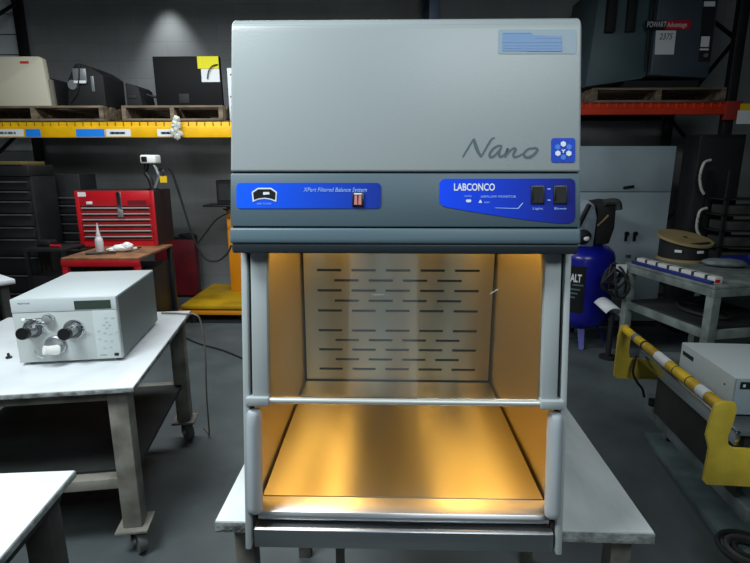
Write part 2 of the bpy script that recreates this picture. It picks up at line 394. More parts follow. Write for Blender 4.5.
for x0, word, tx in ((530.5, 'Light', 532.2), (553.3, 'Blower', 554)):
    s_ = B().prism([on_hood(x, y, .003) for x, y in ((x0, 185.6), (x0 + 13.6, 185.6), (x0 + 13.6, 204.4), (x0, 204.4))], NH * -.004, .001).done('rocker_switch', 'black', lb)
    B().prism([on_hood(x0 + 1.4, 187, .0036), on_hood(x0 + 12.2, 187, .0036), on_hood(x0 + 12.2, 196.5, .007), on_hood(x0 + 12.2, 203, .0036), on_hood(x0 + 1.4, 203, .0036), on_hood(x0 + 1.4, 196.5, .007)], NH * -.0012).done('rocker', 'black_matt', s_)
    text_mesh(word, .006, HMX(on_hood(tx, 209.6, .0012)), 'switch_text', 'blue_ink', lb, width=.02 if word == 'Light' else .024)
for y in (188.6, 199.8): hood_poly('switch_mark', rrect(547, y, 550.4, y + 1, .3), 'blue_ink', .0018, .0008, lb)
# script word on the hood: pen strokes of varying width
def px2(p): return (450 + p[0] / 5.77, 130 + p[1] / 5.77)
strokes = [
    ([(72, 160), (84, 138), (104, 106), (122, 76), (136, 52)], 5.0), ([(136, 50), (146, 84), (160, 122), (180, 156)], 9.0), ([(178, 158), (196, 126), (220, 84), (240, 54), (258, 46)], 5.5),
    ([(300, 92), (278, 92), (250, 108), (230, 136), (232, 156), (252, 152), (278, 126), (298, 94)], 6.5), ([(298, 94), (284, 130), (286, 152), (302, 152), (318, 138)], 6.5),
    ([(318, 138), (334, 108), (326, 134), (316, 160)], 6.0), ([(322, 150), (344, 122), (368, 106), (378, 114), (366, 140), (370, 156), (392, 152), (420, 138)], 6.2),
    ([(478, 106), (452, 110), (428, 134), (434, 156), (462, 156), (490, 136), (504, 114), (492, 104), (476, 108)], 6.8)]
nb = B()
for si, (st, w) in enumerate(strokes):
    P = smooth2([px2(p) for p in st], 6); L, Rr = [], []
    for i, p in enumerate(P):
        t = (P[min(i + 1, len(P) - 1)] - P[max(i - 1, 0)]).normalized(); n = Vector((-t.y, t.x)); k = i / (len(P) - 1)
        hw = w / 5.77 * 1.02 * (.75 + .4 * math.sin(math.pi * k))
        L.append(on_hood(*(p + n * hw), .0003 + .00005 * si)); Rr.append(on_hood(*(p - n * hw), .0003 + .00005 * si))
    for i in range(len(P) - 1): nb.quad([L[i], L[i + 1], Rr[i + 1], Rr[i]])
no = nb.done('script_lettering', 'grey_ink', enc); no['label'] = 'grey handwritten style word Nano'
# badge
bd = hood_poly('badge', rrect(551.2, 138.2, 575, 162.6, 2.6), mat('badge_blue', (8, 66, 186), .5, spec=.25), .0014)
bd['label'] = 'square blue badge with pale dots'
M['badge_pale'] = mat('badge_pale_blue', (70, 126, 220), .5, spec=.25)
hexa = lambda cx, cy, r: [(cx + r * math.cos(R(60 * i + 30)), cy + r * math.sin(R(60 * i + 30))) for i in range(6)]
for cx, cy in ((563, 144.2), (557.6, 153.6), (568.5, 153.6)): hood_poly('badge_dot', hexa(cx, cy, 2.9), 'white_ink', .0024, .0008, bd)
for cx, cy in ((557.4, 147.2), (568.8, 147.2), (563, 157.4)): hood_poly('badge_cell', hexa(cx, cy, 2.9), 'badge_pale', .0022, .0008, bd)
for a in (-90, 30, 150):
    x1, y1 = 563 - 0 + 2 * math.cos(R(a + 180)), 151 + 2 * math.sin(R(a + 180)); c_, s2 = math.cos(R(a + 180)), math.sin(R(a + 180))
    hood_poly('badge_mark', [(563 - s2 * .6, 151 + c_ * .6), (x1 - s2 * .6, y1 + c_ * .6), (x1 + s2 * .6, y1 - c_ * .6), (563 + s2 * .6, 151 - c_ * .6)], 'white_ink', .0026, .0006, bd)
# film sticker
fs = hood_poly('film_sticker', rrect(498, 29.5, 576, 54, 2), 'sticker_clear', .0008); fs['label'] = 'pale blue film sticker with fine print'
hood_poly('print_block', [(502.5, 32.8), (530, 32.8), (534, 35.4), (561, 36.4), (562, 51.6), (502, 51.2)], 'sticker_blue', .0014, .0008, fs)
for k, (x0, x1, y) in enumerate(((503, 531, 33.4), (536, 560, 38), (503, 561, 42.4), (503, 560, 45.6), (503, 521, 48.2), (524, 561, 48.6), (527, 561, 51))):
    hood_poly('print_line', [(x0, y), (x1, y), (x1, y + .5), (x0, y + .5)], 'sticker_line', .0018, .0006, fs)
# side panels / rails
for s in (-1, 1):
    x0 = s * HW; x1 = s * (HW - .013); a, b = min(x0, x1), max(x0, x1)
    B().prism([(a, yp(0), 0), (a, yp(.662), .662), (a, .755, .662), (a, .755, 0)], (b - a, 0, 0), .0025).done('side_panel', 'post', enc)
    # sash channel
    c0, c1 = (-.3265, -.292) if s < 0 else (.292, .3265)
    B().prism([(c0, yp(.342) - .001, .342), (c0, yp(.66) - .001, .66), (c0, yp(.66) + .03, .66), (c0, yp(.342) + .03, .342)], (c1 - c0, 0, 0), .003).done('sash_channel', 'post', enc)
    g0, g1 = (-.331, -.3265) if s < 0 else (.3265, .331)
    B().prism([(g0, yp(.0) + .012, 0.0), (g0, yp(.66) + .012, .66), (g0, yp(.66) + .04, .66), (g0, yp(.0) + .04, .0)], (g1 - g0, 0, 0)).done('channel_gasket', 'gap', enc)
    # arm pad: half-round upright pad
    pd = B(); cx = s * .3265; prof = []
    zs = [.08, .083, .09, .1, .2, .28, .3, .308, .312]; sc_ = [.55, .75, .92, 1, 1, 1, .92, .75, .55]
    bmx = bmesh.new(); rings = []
    for z, k in zip(zs, sc_):
        rings.append([bmx.verts.new((cx + .017 * (1 - (1 - k) * .35) * math.cos(t), yp(z) + .012 - .024 * k * max(0, math.sin(t)) + .01 * max(0, -math.sin(t)), z)) for t in [2 * math.pi * j / 24 for j in range(24)]])
    for i in range(len(rings) - 1):
        for j in range(24): bmx.faces.new((rings[i][j], rings[i][(j + 1) % 24], rings[i + 1][(j + 1) % 24], rings[i + 1][j]))
    bmx.faces.new(rings[0][::-1]); bmx.faces.new(rings[-1]); bmesh.ops.recalc_face_normals(bmx, faces=bmx.faces[:])
    pd.add(bmx); pd.done('arm_pad', 'pad', enc, angle=60)
    # interior side wall
    w0, w1 = (-.3335, -.327) if s < 0 else (.327, .3335)
    sw = B().prism([(w0, yp(.05) + .05, .05), (w0, yp(.66) + .034, .66), (w0, .735, .66), (w0, .735, .05)], (w1 - w0, 0, 0)).done('side_liner', 'steel_side', enc)
    if s < 0: B().bb(-.327, -.319, .128, .146, .585, .603, .002).done('port_plug', 'black', sw)
# sash
gl = B(); gl.prism([(-.296, yp(.335) + .012, .335), (-.296, yp(.66) + .012, .66), (-.296, yp(.66) + .017, .66), (-.296, yp(.335) + .017, .335)], (.592, 0, 0))
sash = gl.done('glass_sash', 'glass', enc); sash['label'] = 'clear glass sash pane'
def on_sash(x, y, off=.001):
    n = Vector((0, -1, .151)).normalized(); d = ray(x, y); o = Vector((0, 0, CAMZ)) - Vector((CX, CY, CZ)); p0 = Vector((0, .012, 0))
    t = (p0 - o).dot(n) / d.dot(n); return o + d * t + n * off
sn = Vector((0, .0004, 0))
B().prism([on_sash(x, y) for x, y in ((489.6, 293.6), (498, 288.4), (498.4, 289.4), (490, 294.4))], sn).done('scuff_mark', 'white_ink', sash)
B().prism([on_sash(x, y) for x, y in ((372, 294.2), (384, 294), (384, 295), (372, 295.2))], sn).done('scuff_mark', 'plastic_film', sash)
zr = .332
hb = B().cyl((-.29, yp(zr) + .004, zr), (.29, yp(zr) + .004, zr), .0068, n=20).done('sash_handle', 'satin', enc)
for s in (-1, 1): B().box((s * .3145, yp(zr) + .006, zr + .001), (.049, .03, .02), .003).done('handle_clamp', 'post', hb)
# interior
zf = .09
B().bb(-.319, .319, .067, .70, zf - .006, zf).done('work_floor', 'steel_in', enc)
# perforated rear baffle with real slots
yb = .71
rows = [270.5, 280.7, 290.8, 301, 311, 330.8, 340.4, 350, 359.7, 369.3]
five = {0, 2, 4, 5, 7, 9}
zrow = [atY(400, r_, CY + yb).z - CZ for r_ in rows]
pxm = atY(401, 320, CY + yb).x - atY(400, 320, CY + yb).x
cxb = atY(397.5, 320, CY + yb).x - CX
bm_ = bmesh.new(); hw_ = .317; zs = zf + .004; ztop = .668
def face(x0, x1, z0, z1): bm_.faces.new([bm_.verts.new(p) for p in ((x0, yb, z0), (x1, yb, z0), (x1, yb, z1), (x0, yb, z1))])
edges = sorted([(z, i) for i, z in enumerate(zrow)]); zc = zs; hs = .0042
for z, i in edges:
    face(-hw_, hw_, zc, z - hs); n = 5 if i in five else 4
    xs = [cxb + (k - (n - 1) / 2) * 33.8 * pxm for k in range(n)]; x = -hw_
    for xc in xs:
        face(x, xc - 12 * pxm, z - hs, z + hs); x = xc + 12 * pxm
    face(x, hw_, z - hs, z + hs); zc = z + hs
face(-hw_, hw_, zc, ztop)
bmesh.ops.remove_doubles(bm_, verts=bm_.verts[:], dist=1e-6)
bf = B(); bf.add(bm_); bo = bf.done('rear_baffle', 'steel_in', enc); md = bo.modifiers.new('thickness', 'SOLIDIFY'); md.thickness = .002; md.offset = -1
bo['label'] = 'steel rear panel with rows of slots'
for p_ in bo.data.polygons: p_.use_smooth = False
B().bb(-.333, .333, .748, .756, .02, .664).done('rear_panel', 'gap', enc)
B().bb(-.333, .333, yp(.66) + .05, .745, .6625, .6665).done('inner_ceiling', 'steel_side', enc)
B().bb(-.33, .33, .1, .745, 0.0, .045).done('base_pan', 'gap', enc)
for s in (-1, 1): B().cyl((s * .27, .26, .653), (s * .27, .66, .653), .008, n=16).done('fluorescent_tube', 'tube', enc)
# air-foil sill, grille, base front
B().prism([(-.322, .066, .0885), (-.322, .03, .0755), (-.322, .025, .068), (-.322, .025, .059), (-.322, .03, .059), (-.322, .034, .066), (-.322, .066, .083)], (.644, 0, 0), .001).done('air_foil_sill', 'steel', enc)
gr = B(); gr.bb(-.322, .322, .04, .043, .046, .064)
gb = gr.done('intake_grille', 'gap', enc)
gs = B()
for k in range(90): gs.bb(-.315 + k * .007, -.315 + k * .007 + .003, .0375, .04, .047, .063)
gs.done('grille_rib', 'steel_base', gb)
B().prism([(-.329, .008, .0), (-.329, .01, .042), (-.329, .016, .046), (-.329, .06, .047), (-.329, .06, 0)], (.658, 0, 0), .0015).done('base_front', 'steel_base', enc)

# ------------------------------------------------------------------ tables
def leg_table(name, label, loc, rotz, w, d, h, th, top_m, edge_m, leg_m, legs, lw, shelf_z=None, casters=True, shelf_m='shelf_dark', skip=(), group=None, apron=.05, inset=.06):
    t = thing(name, label, 'table', loc, rotz, group)   # local origin: front corner at x=0, table spans x in [-w,0], y in [0,d]
    B().bb(-w, 0, 0, d, h - th, h, .003).done('tabletop', top_m, t)
    e = B(); e.bb(-w - .0015, .0015, -.0015, d + .0015, h - th + .001, h - .004, .001); e.done('edge_band', edge_m, t)
    e = B()
    e.bb(-w + inset, -inset, inset, inset + .03, h - th - apron, h - th); e.bb(-w + inset, -inset, d - inset - .03, d - inset, h - th - apron, h - th)
    e.bb(-w + inset, -w + inset + .03, inset, d - inset, h - th - apron, h - th); e.bb(-inset - .03, -inset, inset, d - inset, h - th - apron, h - th)
    e.done('apron', leg_m, t)
    z0 = .13 if casters else 0
    for i, (x, y) in enumerate(legs):
        l = B().bb(x - lw / 2, x + lw / 2, y - lw / 2, y + lw / 2, z0, h - th, .004)
        lo = l.done('leg', leg_m, t)
        if casters:
            B().bb(x - lw * .85, x + lw * .85, y - lw * .85, y + lw * .85, z0 - .012, z0, .002).done('foot_plate', leg_m, lo)
            c = B()
            c.bb(x - .022, x - .018, y - .02, y + .03, .05, z0 - .012); c.bb(x + .018, x + .022, y - .02, y + .03, .05, z0 - .012); c.cyl((x - .024, y + .02, .05), (x + .024, y + .02, .05), .008, n=12)
            ca_ = c.done('caster', 'galv', t)
            q_ = Matrix.Rotation(R(35), 3, 'Z') @ Vector((.017, 0, 0)); o_c = Vector((x + .012, y - .012, .055))
            B().cyl(o_c - q_, o_c + q_, .055, n=28).done('wheel', 'caster', ca_)
            q2 = q_ * 1.5; B().cyl(o_c - q2, o_c + q2, .014, n=12).done('hub', 'galv', ca_)
    if shelf_z:
        s_ = B(); s_.bb(-w + inset + .01, -inset - .01, inset + .06, d - inset - .06, shelf_z - .02, shelf_z); s_.done('lower_shelf', shelf_m, t)
        r_ = B()
        r_.bb(-w + inset, -inset, inset - .005, inset + .05, shelf_z - .05, shelf_z - .004, .003); r_.done('shelf_rail', leg_m, t)
        r_ = B(); r_.bb(-w + inset, -inset, d - inset - .05, d - inset, shelf_z - .05, shelf_z - .004, .003); r_.done('shelf_rail', leg_m, t)
    return t
# main worktable under the enclosure
pL, pR_ = atZ(215, 520, .77), atZ(655, 532, .77)
rz = math.atan2(pR_.y - pL.y, pR_.x - pL.x); W = (pR_ - pL).length
tm = leg_table('worktable', 'white topped worktable with chipped front edge, carrying the tall grey enclosure', (pR_.x, pR_.y, 0), rz, W, .86, .7685, .032, 'laminate_worn', 'worn_edge', 'leg_paint',
    [(-.045, .075), (-W + .05, .075), (-.06, .78), (-W + .06, .78)], .05, casters=False, apron=.04)
ub = B(); ub.bb(-W + .25, -W + .275, .30, .325, .05, .736); ub.done('centre_post', 'leg_paint', tm)
# pump table
RZ1 = R(9.5)
pA = atZ(133, 387, .77)
tp = leg_table('wheeled_table', 'white topped steel table on casters, carrying the boxy pale grey pump', (pA.x, pA.y, 0), RZ1, .98, 1.06, .77, .022, 'laminate', 'worn_edge', 'leg_paint',
    [(-.075, .07), (-.905, .07), (-.065, .98), (-.915, .98)], .075, shelf_z=.36, inset=.05)
# near table
a_, b_ = atZ(75, 470, .77), atZ(0, 563, .77)
rzn = math.atan2(-(b_.x - a_.x), -(b_.y - a_.y)) * -1
nt_ = thing('side_table', 'plain white topped table with dark legs, in front of the wheeled pump table', 'table', (a_.x, a_.y, 0), R(5.5))
B().bb(-.9, 0, -.8, 0, .748, .77, .003).done('tabletop', 'laminate', nt_)
B().bb(-.9015, .0015, -.8015, .0015, .749, .766, .001).done('edge_band', 'worn_edge', nt_)
for x, y in ((-.07, -.06), (-.83, -.06), (-.07, -.74), (-.83, -.74)): B().bb(x - .035, x + .035, y - .03, y + .03, 0, .748, .003).done('leg', 'leg_dark', nt_)
B().bb(-.87, -.03, -.77, -.03, .70, .748).done('apron', 'shelf_dark', nt_)
B().bb(-.87, -.05, -.75, -.05, .32, .34).done('lower_shelf', 'shelf_dark', nt_)
# corner of a further table at the photo's edge
c_ = atZ(15, 279, .8)
fb = thing('assembly_table', 'pale table corner showing just behind the boxy pump, cut off by the picture edge', 'table', (c_.x, c_.y, 0), R(-35))
B().bb(-1.0, 0, -.6, 0, .775, .8, .003).done('tabletop', 'laminate', fb)
B().bb(-1.0015, .0015, -.6015, .0015, .765, .7745, .001).done('edge_band', 'leg_paint', fb)
for x, y in ((-.06, -.54), (-.06, -.06), (-.94, -.54), (-.94, -.06)): B().bb(x - .025, x + .025, y - .025, y + .025, 0, .766).done('leg', 'leg_dark', fb)

# ------------------------------------------------------------------ liquid pump on the table
p0 = atZ(20, 363, .785); p1 = atZ(123, 358, .785)
prz = math.atan2(p1.y - p0.y, p1.x - p0.x); PW = (p1 - p0).length; PD, PH = .555, .291
pu = thing('metering_pump', 'pale grey boxy laboratory pump with two protruding steel pump heads and a dark display', 'pump', (p0.x, p0.y, .7705), prz)
bx = B().bb(0, PW, .012, PD, .014, PH, .004).done('case', 'pump', pu)
B().bb(PW - .001, PW + .001, .02, PD - .008, .018, PH - .008).done('side_cover', 'pump_side', pu)
B().bb(0, PW, 0, .0115, .014, PH, .003).done('front_panel', 'pump_face', pu)
for x, y in ((.03, .04), (PW - .03, .04), (.03, PD - .04), (PW - .03, PD - .04)): B().cyl((x, y, 0), (x, y, .0145), .012, .014, 14).done('foot', 'rubber', pu)
def on_pump(x, y, off=0):
    n = Vector((math.sin(prz), -math.cos(prz), 0)); d = ray(x, y); o = Vector((0, 0, CAMZ)); t = (Vector((p0.x, p0.y, .77)) - o).dot(n) / d.dot(n)
    w = o + d * t - Vector((p0.x, p0.y, .7705)); w = Matrix.Rotation(-prz, 3, 'Z') @ w
    return Vector((w.x, -off, w.z))
def pump_poly(name, pts, m, off, th, parent=pu): return B().prism([on_pump(x, y, off) for x, y in pts], (0, th, 0)).done(name, m, parent)
z1 = on_pump(60, 311).z
B().bb(0.001, PW - .001, -.003, .0, z1, PH - .001, .0012).done('header_strip', 'pump', pu)
kx = on_pump(95, 335).x
kp = B().bb(kx, PW - .004, -.003, 0, .018, z1 - .003, .001).done('keypad', 'pump_keys', pu)
q = [on_pump(74, 301, 0), on_pump(111.5, 307.5, 0)]
B().bb(q[0].x, q[1].x, -.0045, -.002, q[1].z - .003, q[0].z + .001).done('display', 'lcd', pu)
text_mesh('PREP PUMP', .01, Matrix.Translation(on_pump(18, 304.6, .0031)) @ Matrix.Rotation(R(90), 4, 'X'), 'maker_text', 'grey_ink', pu, width=.045)
for (x, y) in ((106, 318), (113, 318), (107, 322), (110, 325), (104, 325), (107, 328), (99, 331), (105, 333), (111, 334), (117, 332), (100, 339), (106, 341), (112, 341), (105, 348), (111, 347)):
    c = on_pump(x, y); B().bb(c.x - .006, c.x + .006, -.0038, -.0028, c.z - .004, c.z + .004, .0004).done('key', 'key_ink', kp)
c = on_pump(117, 354); B().bb(c.x - .009, c.x + .009, -.0055, -.002, c.z - .006, c.z + .006, .001).done('power_switch', 'black', pu)
text_mesh('POWER', .006, Matrix.Translation(on_pump(101, 355.4, .0031)) @ Matrix.Rotation(R(90), 4, 'X'), 'switch_text', 'grey_ink', pu, width=.024)
for fx, fy, tx, ty in ((34.5, 328, 20, 336), (74.5, 328.5, 62, 334.5)):
    c = on_pump(fx, fy); e_ = on_pump(tx, ty); L = .115
    cd = Vector((c.x, -L, c.z - .002))
    hd = B().lathe([(.041, 0), (.041, .012), (.038, .016), (.0, .016)], 28, Matrix.Translation((c.x, 0, c.z)) @ Matrix.Rotation(R(90), 4, 'X')).done('pump_head', 'chrome', pu)
    B().cyl((c.x, -.016, c.z), (c.x - .006, -.06, c.z - .002), .022, .0205, 24).done('cylinder_body', 'steel_base', hd)
    B().lathe([(.0, 0), (.023, 0), (.025, .004), (.025, .026), (.022, .03), (0, .03)], 24, Matrix.Translation((c.x - .006, -.06, c.z - .002)) @ Matrix.Rotation(R(80), 4, 'X') @ Matrix.Rotation(R(0), 4, 'Y')).done('end_cap', 'black', hd)
    for a in (45, 135, 225, 315): B().cyl((c.x + .028 * math.cos(R(a)), -.014, c.z + .028 * math.sin(R(a))), (c.x + .028 * math.cos(R(a)), -.021, c.z + .028 * math.sin(R(a))), .004, n=8).done('bolt', 'chrome', hd)
    B().tube([(c.x + .01, -.05, c.z + .018), (c.x + .03, -.05, c.z + .03), (c.x + .05, -.03, c.z + .02), (c.x + .045, -.012, c.z - .01), (c.x + .02, -.014, c.z - .035)], .002, 6).done('capillary', 'chrome', hd)
c = on_pump(49.5, 318)
kv = B().lathe([(.0, 0), (.02, 0), (.022, .006), (.022, .022), (.018, .028), (0, .028)], 22, Matrix.Translation((c.x, 0, c.z)) @ Matrix.Rotation(R(90), 4, 'X')).done('valve_block', 'chrome', pu)
B().cyl((c.x - .022, -.016, c.z + .004), (c.x - .085, -.018, c.z + .001), .0025, n=8).done('capillary', 'chrome', kv)
B().cyl((c.x - .083, -.018, c.z + .001), (c.x - .096, -.018, c.z), .007, n=10).done('fitting', 'white_plastic', kv)
c = on_pump(56.5, 345)
dr = B().lathe([(0, 0), (.043, 0), (.043, .012), (.038, .018), (0, .02)], 30, Matrix.Translation((c.x, 0, c.z)) @ Matrix.Rotation(R(90), 4, 'X')).done('drain_hub', 'steel_base', pu)
B().lathe([(.0, 0), (.02, .0), (.022, .01), (.017, .04), (.019, .055), (0, .06)], 18, Matrix.Translation((c.x + .02, -.03, c.z - .012)) @ Matrix.Rotation(R(68), 4, 'X') @ Matrix.Rotation(R(-48), 4, 'Y')).done('plastic_nozzle', 'white_plastic', pu)
B().tube([(c.x - .028, -.06, c.z - .035), (c.x - .05, -.05, c.z - .03), (c.x - .075, -.02, c.z - .022), (c.x - .085, -.004, c.z - .02)], .0022, 6).done('tubing', 'plastic_film', pu)
# power cord hanging over the table edge
e0 = atZ(160, 314, .776); e1 = atZ(188, 316, .776); e2 = atY(195.5, 320, 2.7)
cord = B().tube([atZ(161.5, 313, .776), atZ(175, 313.2, .776), atZ(186, 314, .7765), Vector((-1.075, 2.71, .785)), Vector((-1.045, 2.715, .74)), Vector((-1.035, 2.72, .55)), Vector((-1.05, 2.73, .3)), Vector((-1.06, 2.75, .05)), Vector((-1.085, 2.8, .006)), Vector((-1.13, 2.86, .006))], .0045, 8).done('power_cable', 'beige_dark')
tag(cord, 'thin grey power cord from the boxy pump hanging over the wheeled table edge', 'cord')
c = atZ(9, 358, .7705)
tag(B().lathe([(0, 0), (.012, 0), (.013, .006), (.006, .01), (.005, .022), (0, .024)], 14).done('cable_gland', 'black', None, c), 'tiny black knob lying on white table beside the pump base', 'knob')

# ------------------------------------------------------------------ racks
YR = 5.1; YRB = 6.15
def upright(par, x, m, z1=4.4, w=.09, face=None):
    f = B()
    for y in (YR, YRB): f.bb(x - w / 2, x + w / 2, y, y + .075, 0, z1, .004)
    fo = f.done('upright_frame', m, par)
    br = B(); zs = [.25 + .62 * i for i in range(8)]
    for i in range(len(zs) - 1):
        if zs[i + 1] > z1: break
        a, b = (YR + .07, YRB) if i % 2 == 0 else (YRB, YR + .07)
        br.cyl((x, a, zs[i]), (x, b, zs[i + 1]), .02, n=8)
    for z in (.25, 2.2, 4.1): br.bb(x - .015, x + .015, YR + .07, YRB, z - .02, z + .02)
    br.done('cross_brace', m, fo)
    for y in (YR, YRB): B().bb(x - .07, x + .07, y - .03, y + .1, 0, .01).done('foot_plate', m, fo)
xl = atY(19, 30, YRB).x; xm = atY(434.5, 10, YR).x; xr = atY(729, 120, YR).x
rk1 = thing('pallet_rack', 'pallet rack with a yellow beam carrying labels and blue tape, along the back wall', 'rack', ((xl + xm) / 2, YR, 0))
ox = -(xl + xm) / 2
def loc(par, o): return o
def upr(par, x, m, **k): upright(par, x, m, **k)
# build rack parts in world coordinates then shift to the thing's frame
def rack(par, xs, mats, x0, x1, zt, zb, beam_m, deck_m):
    before = set(bpy.data.objects)
    for x, m in zip(xs, mats): upright(par, x, m)
    for y, zb in ((YR - .045, zb), (YRB + .08, zt - .06)):
        B().prism([(x0, y, zb), (x0, y, zt - .045), (x0, y + .012, zt - .04), (x0, y + .012, zt), (x0, y + .04, zt), (x0, y + .04, zb)], (x1 - x0, 0, 0), .003).done('beam', beam_m if y < YR else 'black_paint', par)  # rear beam coloured black to stand for the shade it lies in
    d = B(); n = int((x1 - x0) / .078)
    for i in range(n + 1):
        x = x0 + (x1 - x0) * i / n
        d.cyl((x, YR - .036, zt + .004), (x, YRB + .09, zt + .004), .004, n=5); d.cyl((x, YR - .038, zt + .004), (x, YR - .038, zt - .036), .004, n=5)
    for j in range(9): d.cyl((x0, YR - .02 + j * .125, zt + .008), (x1, YR - .02 + j * .125, zt + .008), .003, n=5)
    d.done('wire_deck', deck_m, par)
    for o in set(bpy.data.objects) - before:
        if o.parent == par: o.location = Vector(o.location) - Vector(par.location)
zt, zb = 1.975, 1.862
zt = atY(100, 122, YR - .045).z; zb = atY(100, 137.5, YR - .045).z
rack(rk1, (xl, xm), ('black_paint', 'upblue'), xl + .05, xm - .045, zt, zb, 'yellow', 'mesh_steel')
def beam_sticker(x0, x1, m, y0=129.2, y1=136.4, name='beam_label'):
    a = atY(x0, y0, YR - .046); b = atY(x1, y1, YR - .046)
    o = B().bb(a.x + ox, b.x + ox, -.0465, -.0452, b.z, a.z).done(name, m, rk1); return o
for x0, x1, t in ((-14, 24, 'FASTENERS'), (106, 131, 'VALVES'), (157, 181, 'LAMPS')):
    o = beam_sticker(x0, x1, 'paper'); a = atY(x0 + 4, 134.2, YR - .047)
    ln = B()
    for k in range(9):
        xx = a.x + ox + (atY(x1 - 4, 133, YR).x - a.x) * k / 9
        ln.bb(xx, xx + .02 + .012 * (k % 3 == 0), -.0475, -.0463, a.z, a.z + .022)
    ln.done('print_line', 'grey_ink', o)
for x0, x1 in ((25, 41), (75.5, 105)): beam_sticker(x0, x1, 'bluetape', 129, 136.8, 'blue_tape')
rk2 = thing('pallet_rack', 'pallet rack with an orange red beam, carrying the charcoal power unit', 'rack', ((xm + xr) / 2, YR, 0))
zt2 = atY(650, 103.5, YR - .045).z; zb2 = atY(650, 114.5, YR - .045).z
rack(rk2, (xr,), ('black_paint',), xm + .05, xr - .046, zt2, zb2, 'redbeam', 'redbeam')
B().bb(xr - .075 - rk2.location.x, xr + .075 - rk2.location.x, -.052, -.002, zb2 - .05, zt2 + .02, .003).done('beam_connector', mat('dull_red', (150, 40, 26), .6), rk2)
a = atY(741, 107, YR - .06)
ht = thing('hanging_tag', 'yellow and white card hanging from the end of the orange red beam', 'sign', (a.x, YR - .06, a.z))
B().bb(-.005, .12, 0, .004, -.03, .03).done('card_top', 'tag_yellow', ht); B().bb(-.02, .12, 0, .004, -.15, -.03).done('card_base', 'paper', ht)

def pallet(label, x0, x1, z, h, y0=YR - .03, d=1.05, grp='wooden pallets on the racks'):
    p = thing('wooden_pallet', label, 'pallet', ((x0 + x1) / 2, y0, z), 0, grp); w = x1 - x0; bt = .02
    for k in range(3):
        x = -w / 2 + .02 + (w - .04) * k / 2; B().bb(x - .02, x + .02, 0, d, bt, h - bt).done('stringer', 'wood', p)
    for k in range(7):
        y = (d - .1) * k / 6; B().bb(-w / 2, w / 2, y, y + .1, h - bt, h, .002).done('deck_board', 'wood', p)
    for k in range(3):
        y = (d - .1) * k / 2; B().bb(-w / 2, w / 2, y, y + .1, 0, bt, .002).done('base_board', 'wood', p)
    return p
zd = zt + .0125; hp = atY(60, 106, YR).z - zd
xa, xb = xl + .06, atY(104.5, 110, YR).x
pallet('wooden pallet carrying the beige machine, on the yellow rack beam', xa, xb, zd, hp)
xc, xd = atY(123, 110, YR).x, atY(223.5, 110, YR).x
pallet('wooden pallet carrying the black flat monitor, on the yellow rack beam', xc, xd, zd, hp)
zs_ = zd + hp
# beige machine
x1 = atY(49, 105, YR).x; x2 = atY(40, 57, YR).x; ztp = atY(30, 56, YR).z
bm = thing('beige_machine', 'beige office machine with small red badge on a pallet, at the rack end', 'machine', (x1, YR + .02, zs_ + .001))
hh = ztp - zs_
B().prism([(-.8, 0, 0), (0, 0, 0), (x2 - x1 - .0, 0, hh - .02), (x2 - x1 - .03, 0, hh), (-.8, 0, hh)], (0, .07, 0), .006).done('housing', 'beige', bm)
B().prism([(-.78, .071, 0), (.02, .071, 0), (.012, .071, hh * .55), (-.06, .071, hh * .62), (-.78, .071, hh * .62)], (0, .4, 0), .003).done('rear_cover', 'black_matt', bm)
B().prism([(.0, .03, 0), (.03, .03, 0), (.02, .03, hh * .55), (-.004, .03, hh * .55)], (0, .04, 0), .002).done('side_strip', 'beige_dark', bm)
a = atY(20, 61.4, YR + .02); b = atY(29, 63.6, YR + .02)
B().bb(a.x - x1, b.x - x1, -.004, .001, b.z - zs_, a.z - zs_).done('badge', mat('badge_red', (196, 50, 44), .5), bm)
# black equipment: two folded projectors / machines
xe0, xe1 = atY(64, 100, YR).x, atY(116, 100, YR).x; ze = atY(80, 62, YR).z - zs_
xf = atY(104, 100, YR).x
eq = thing('stripped_chassis', 'black stripped machine chassis with bare metal parts between beige machine and monitor', 'machine', (xe0, YR + .05, zs_ + .001))
wq = min(xe1, xb - .005) - xe0
B().prism([(0, 0, 0), (wq, 0, 0), (wq, 0, ze * .72), (wq * .7, 0, ze * .9), (wq * .42, 0, ze), (wq * .3, 0, ze * .98), (wq * .08, 0, ze * .62)], (0, .4, 0), .01).done('chassis', 'black_matt', eq)
B().box((wq * .42, -.008, ze * .72), (.13, .016, .12), .004).done('metal_block', 'galv', eq)
B().box((wq * .42, -.019, ze * .56), (.12, .006, .025), .002).done('metal_plate', 'paper', eq)
B().cyl((wq * .2, -.012, ze * .5), (wq * .2, .01, ze * .5), .045, n=18).done('motor', 'galv', eq)
B().tube([(wq * .45, -.015, ze * .95), (wq * .4, -.02, ze * .6), (wq * .3, -.02, ze * .3), (wq * .1, -.015, ze * .1)], .007, 7).done('cable', 'rubber', eq)
B().box((wq * .72, -.004, ze * .52), (.03, .008, .14), .002).done('metal_strip', 'galv', eq)
xg0 = atY(124, 100, YR).x; xg1 = atY(140, 100, YR).x; zg = atY(130, 82, YR).z - zs_
e2 = thing('black_case', 'small black case with sloped top, beside the stripped black chassis', 'case', (xg0, YR + .05, zs_ + .001))
w2 = xg1 - xg0
B().prism([(0, 0, 0), (w2, 0, 0), (w2 * .82, 0, zg * .78), (w2 * .6, 0, zg * .9), (0.0, 0, zg)], (0, .3, 0), .008).done('shell', 'black_matt', e2)
B().box((w2 * .4, -.003, zg * .4), (w2 * .5, .006, .03), .002).done('latch', 'rubber', e2)
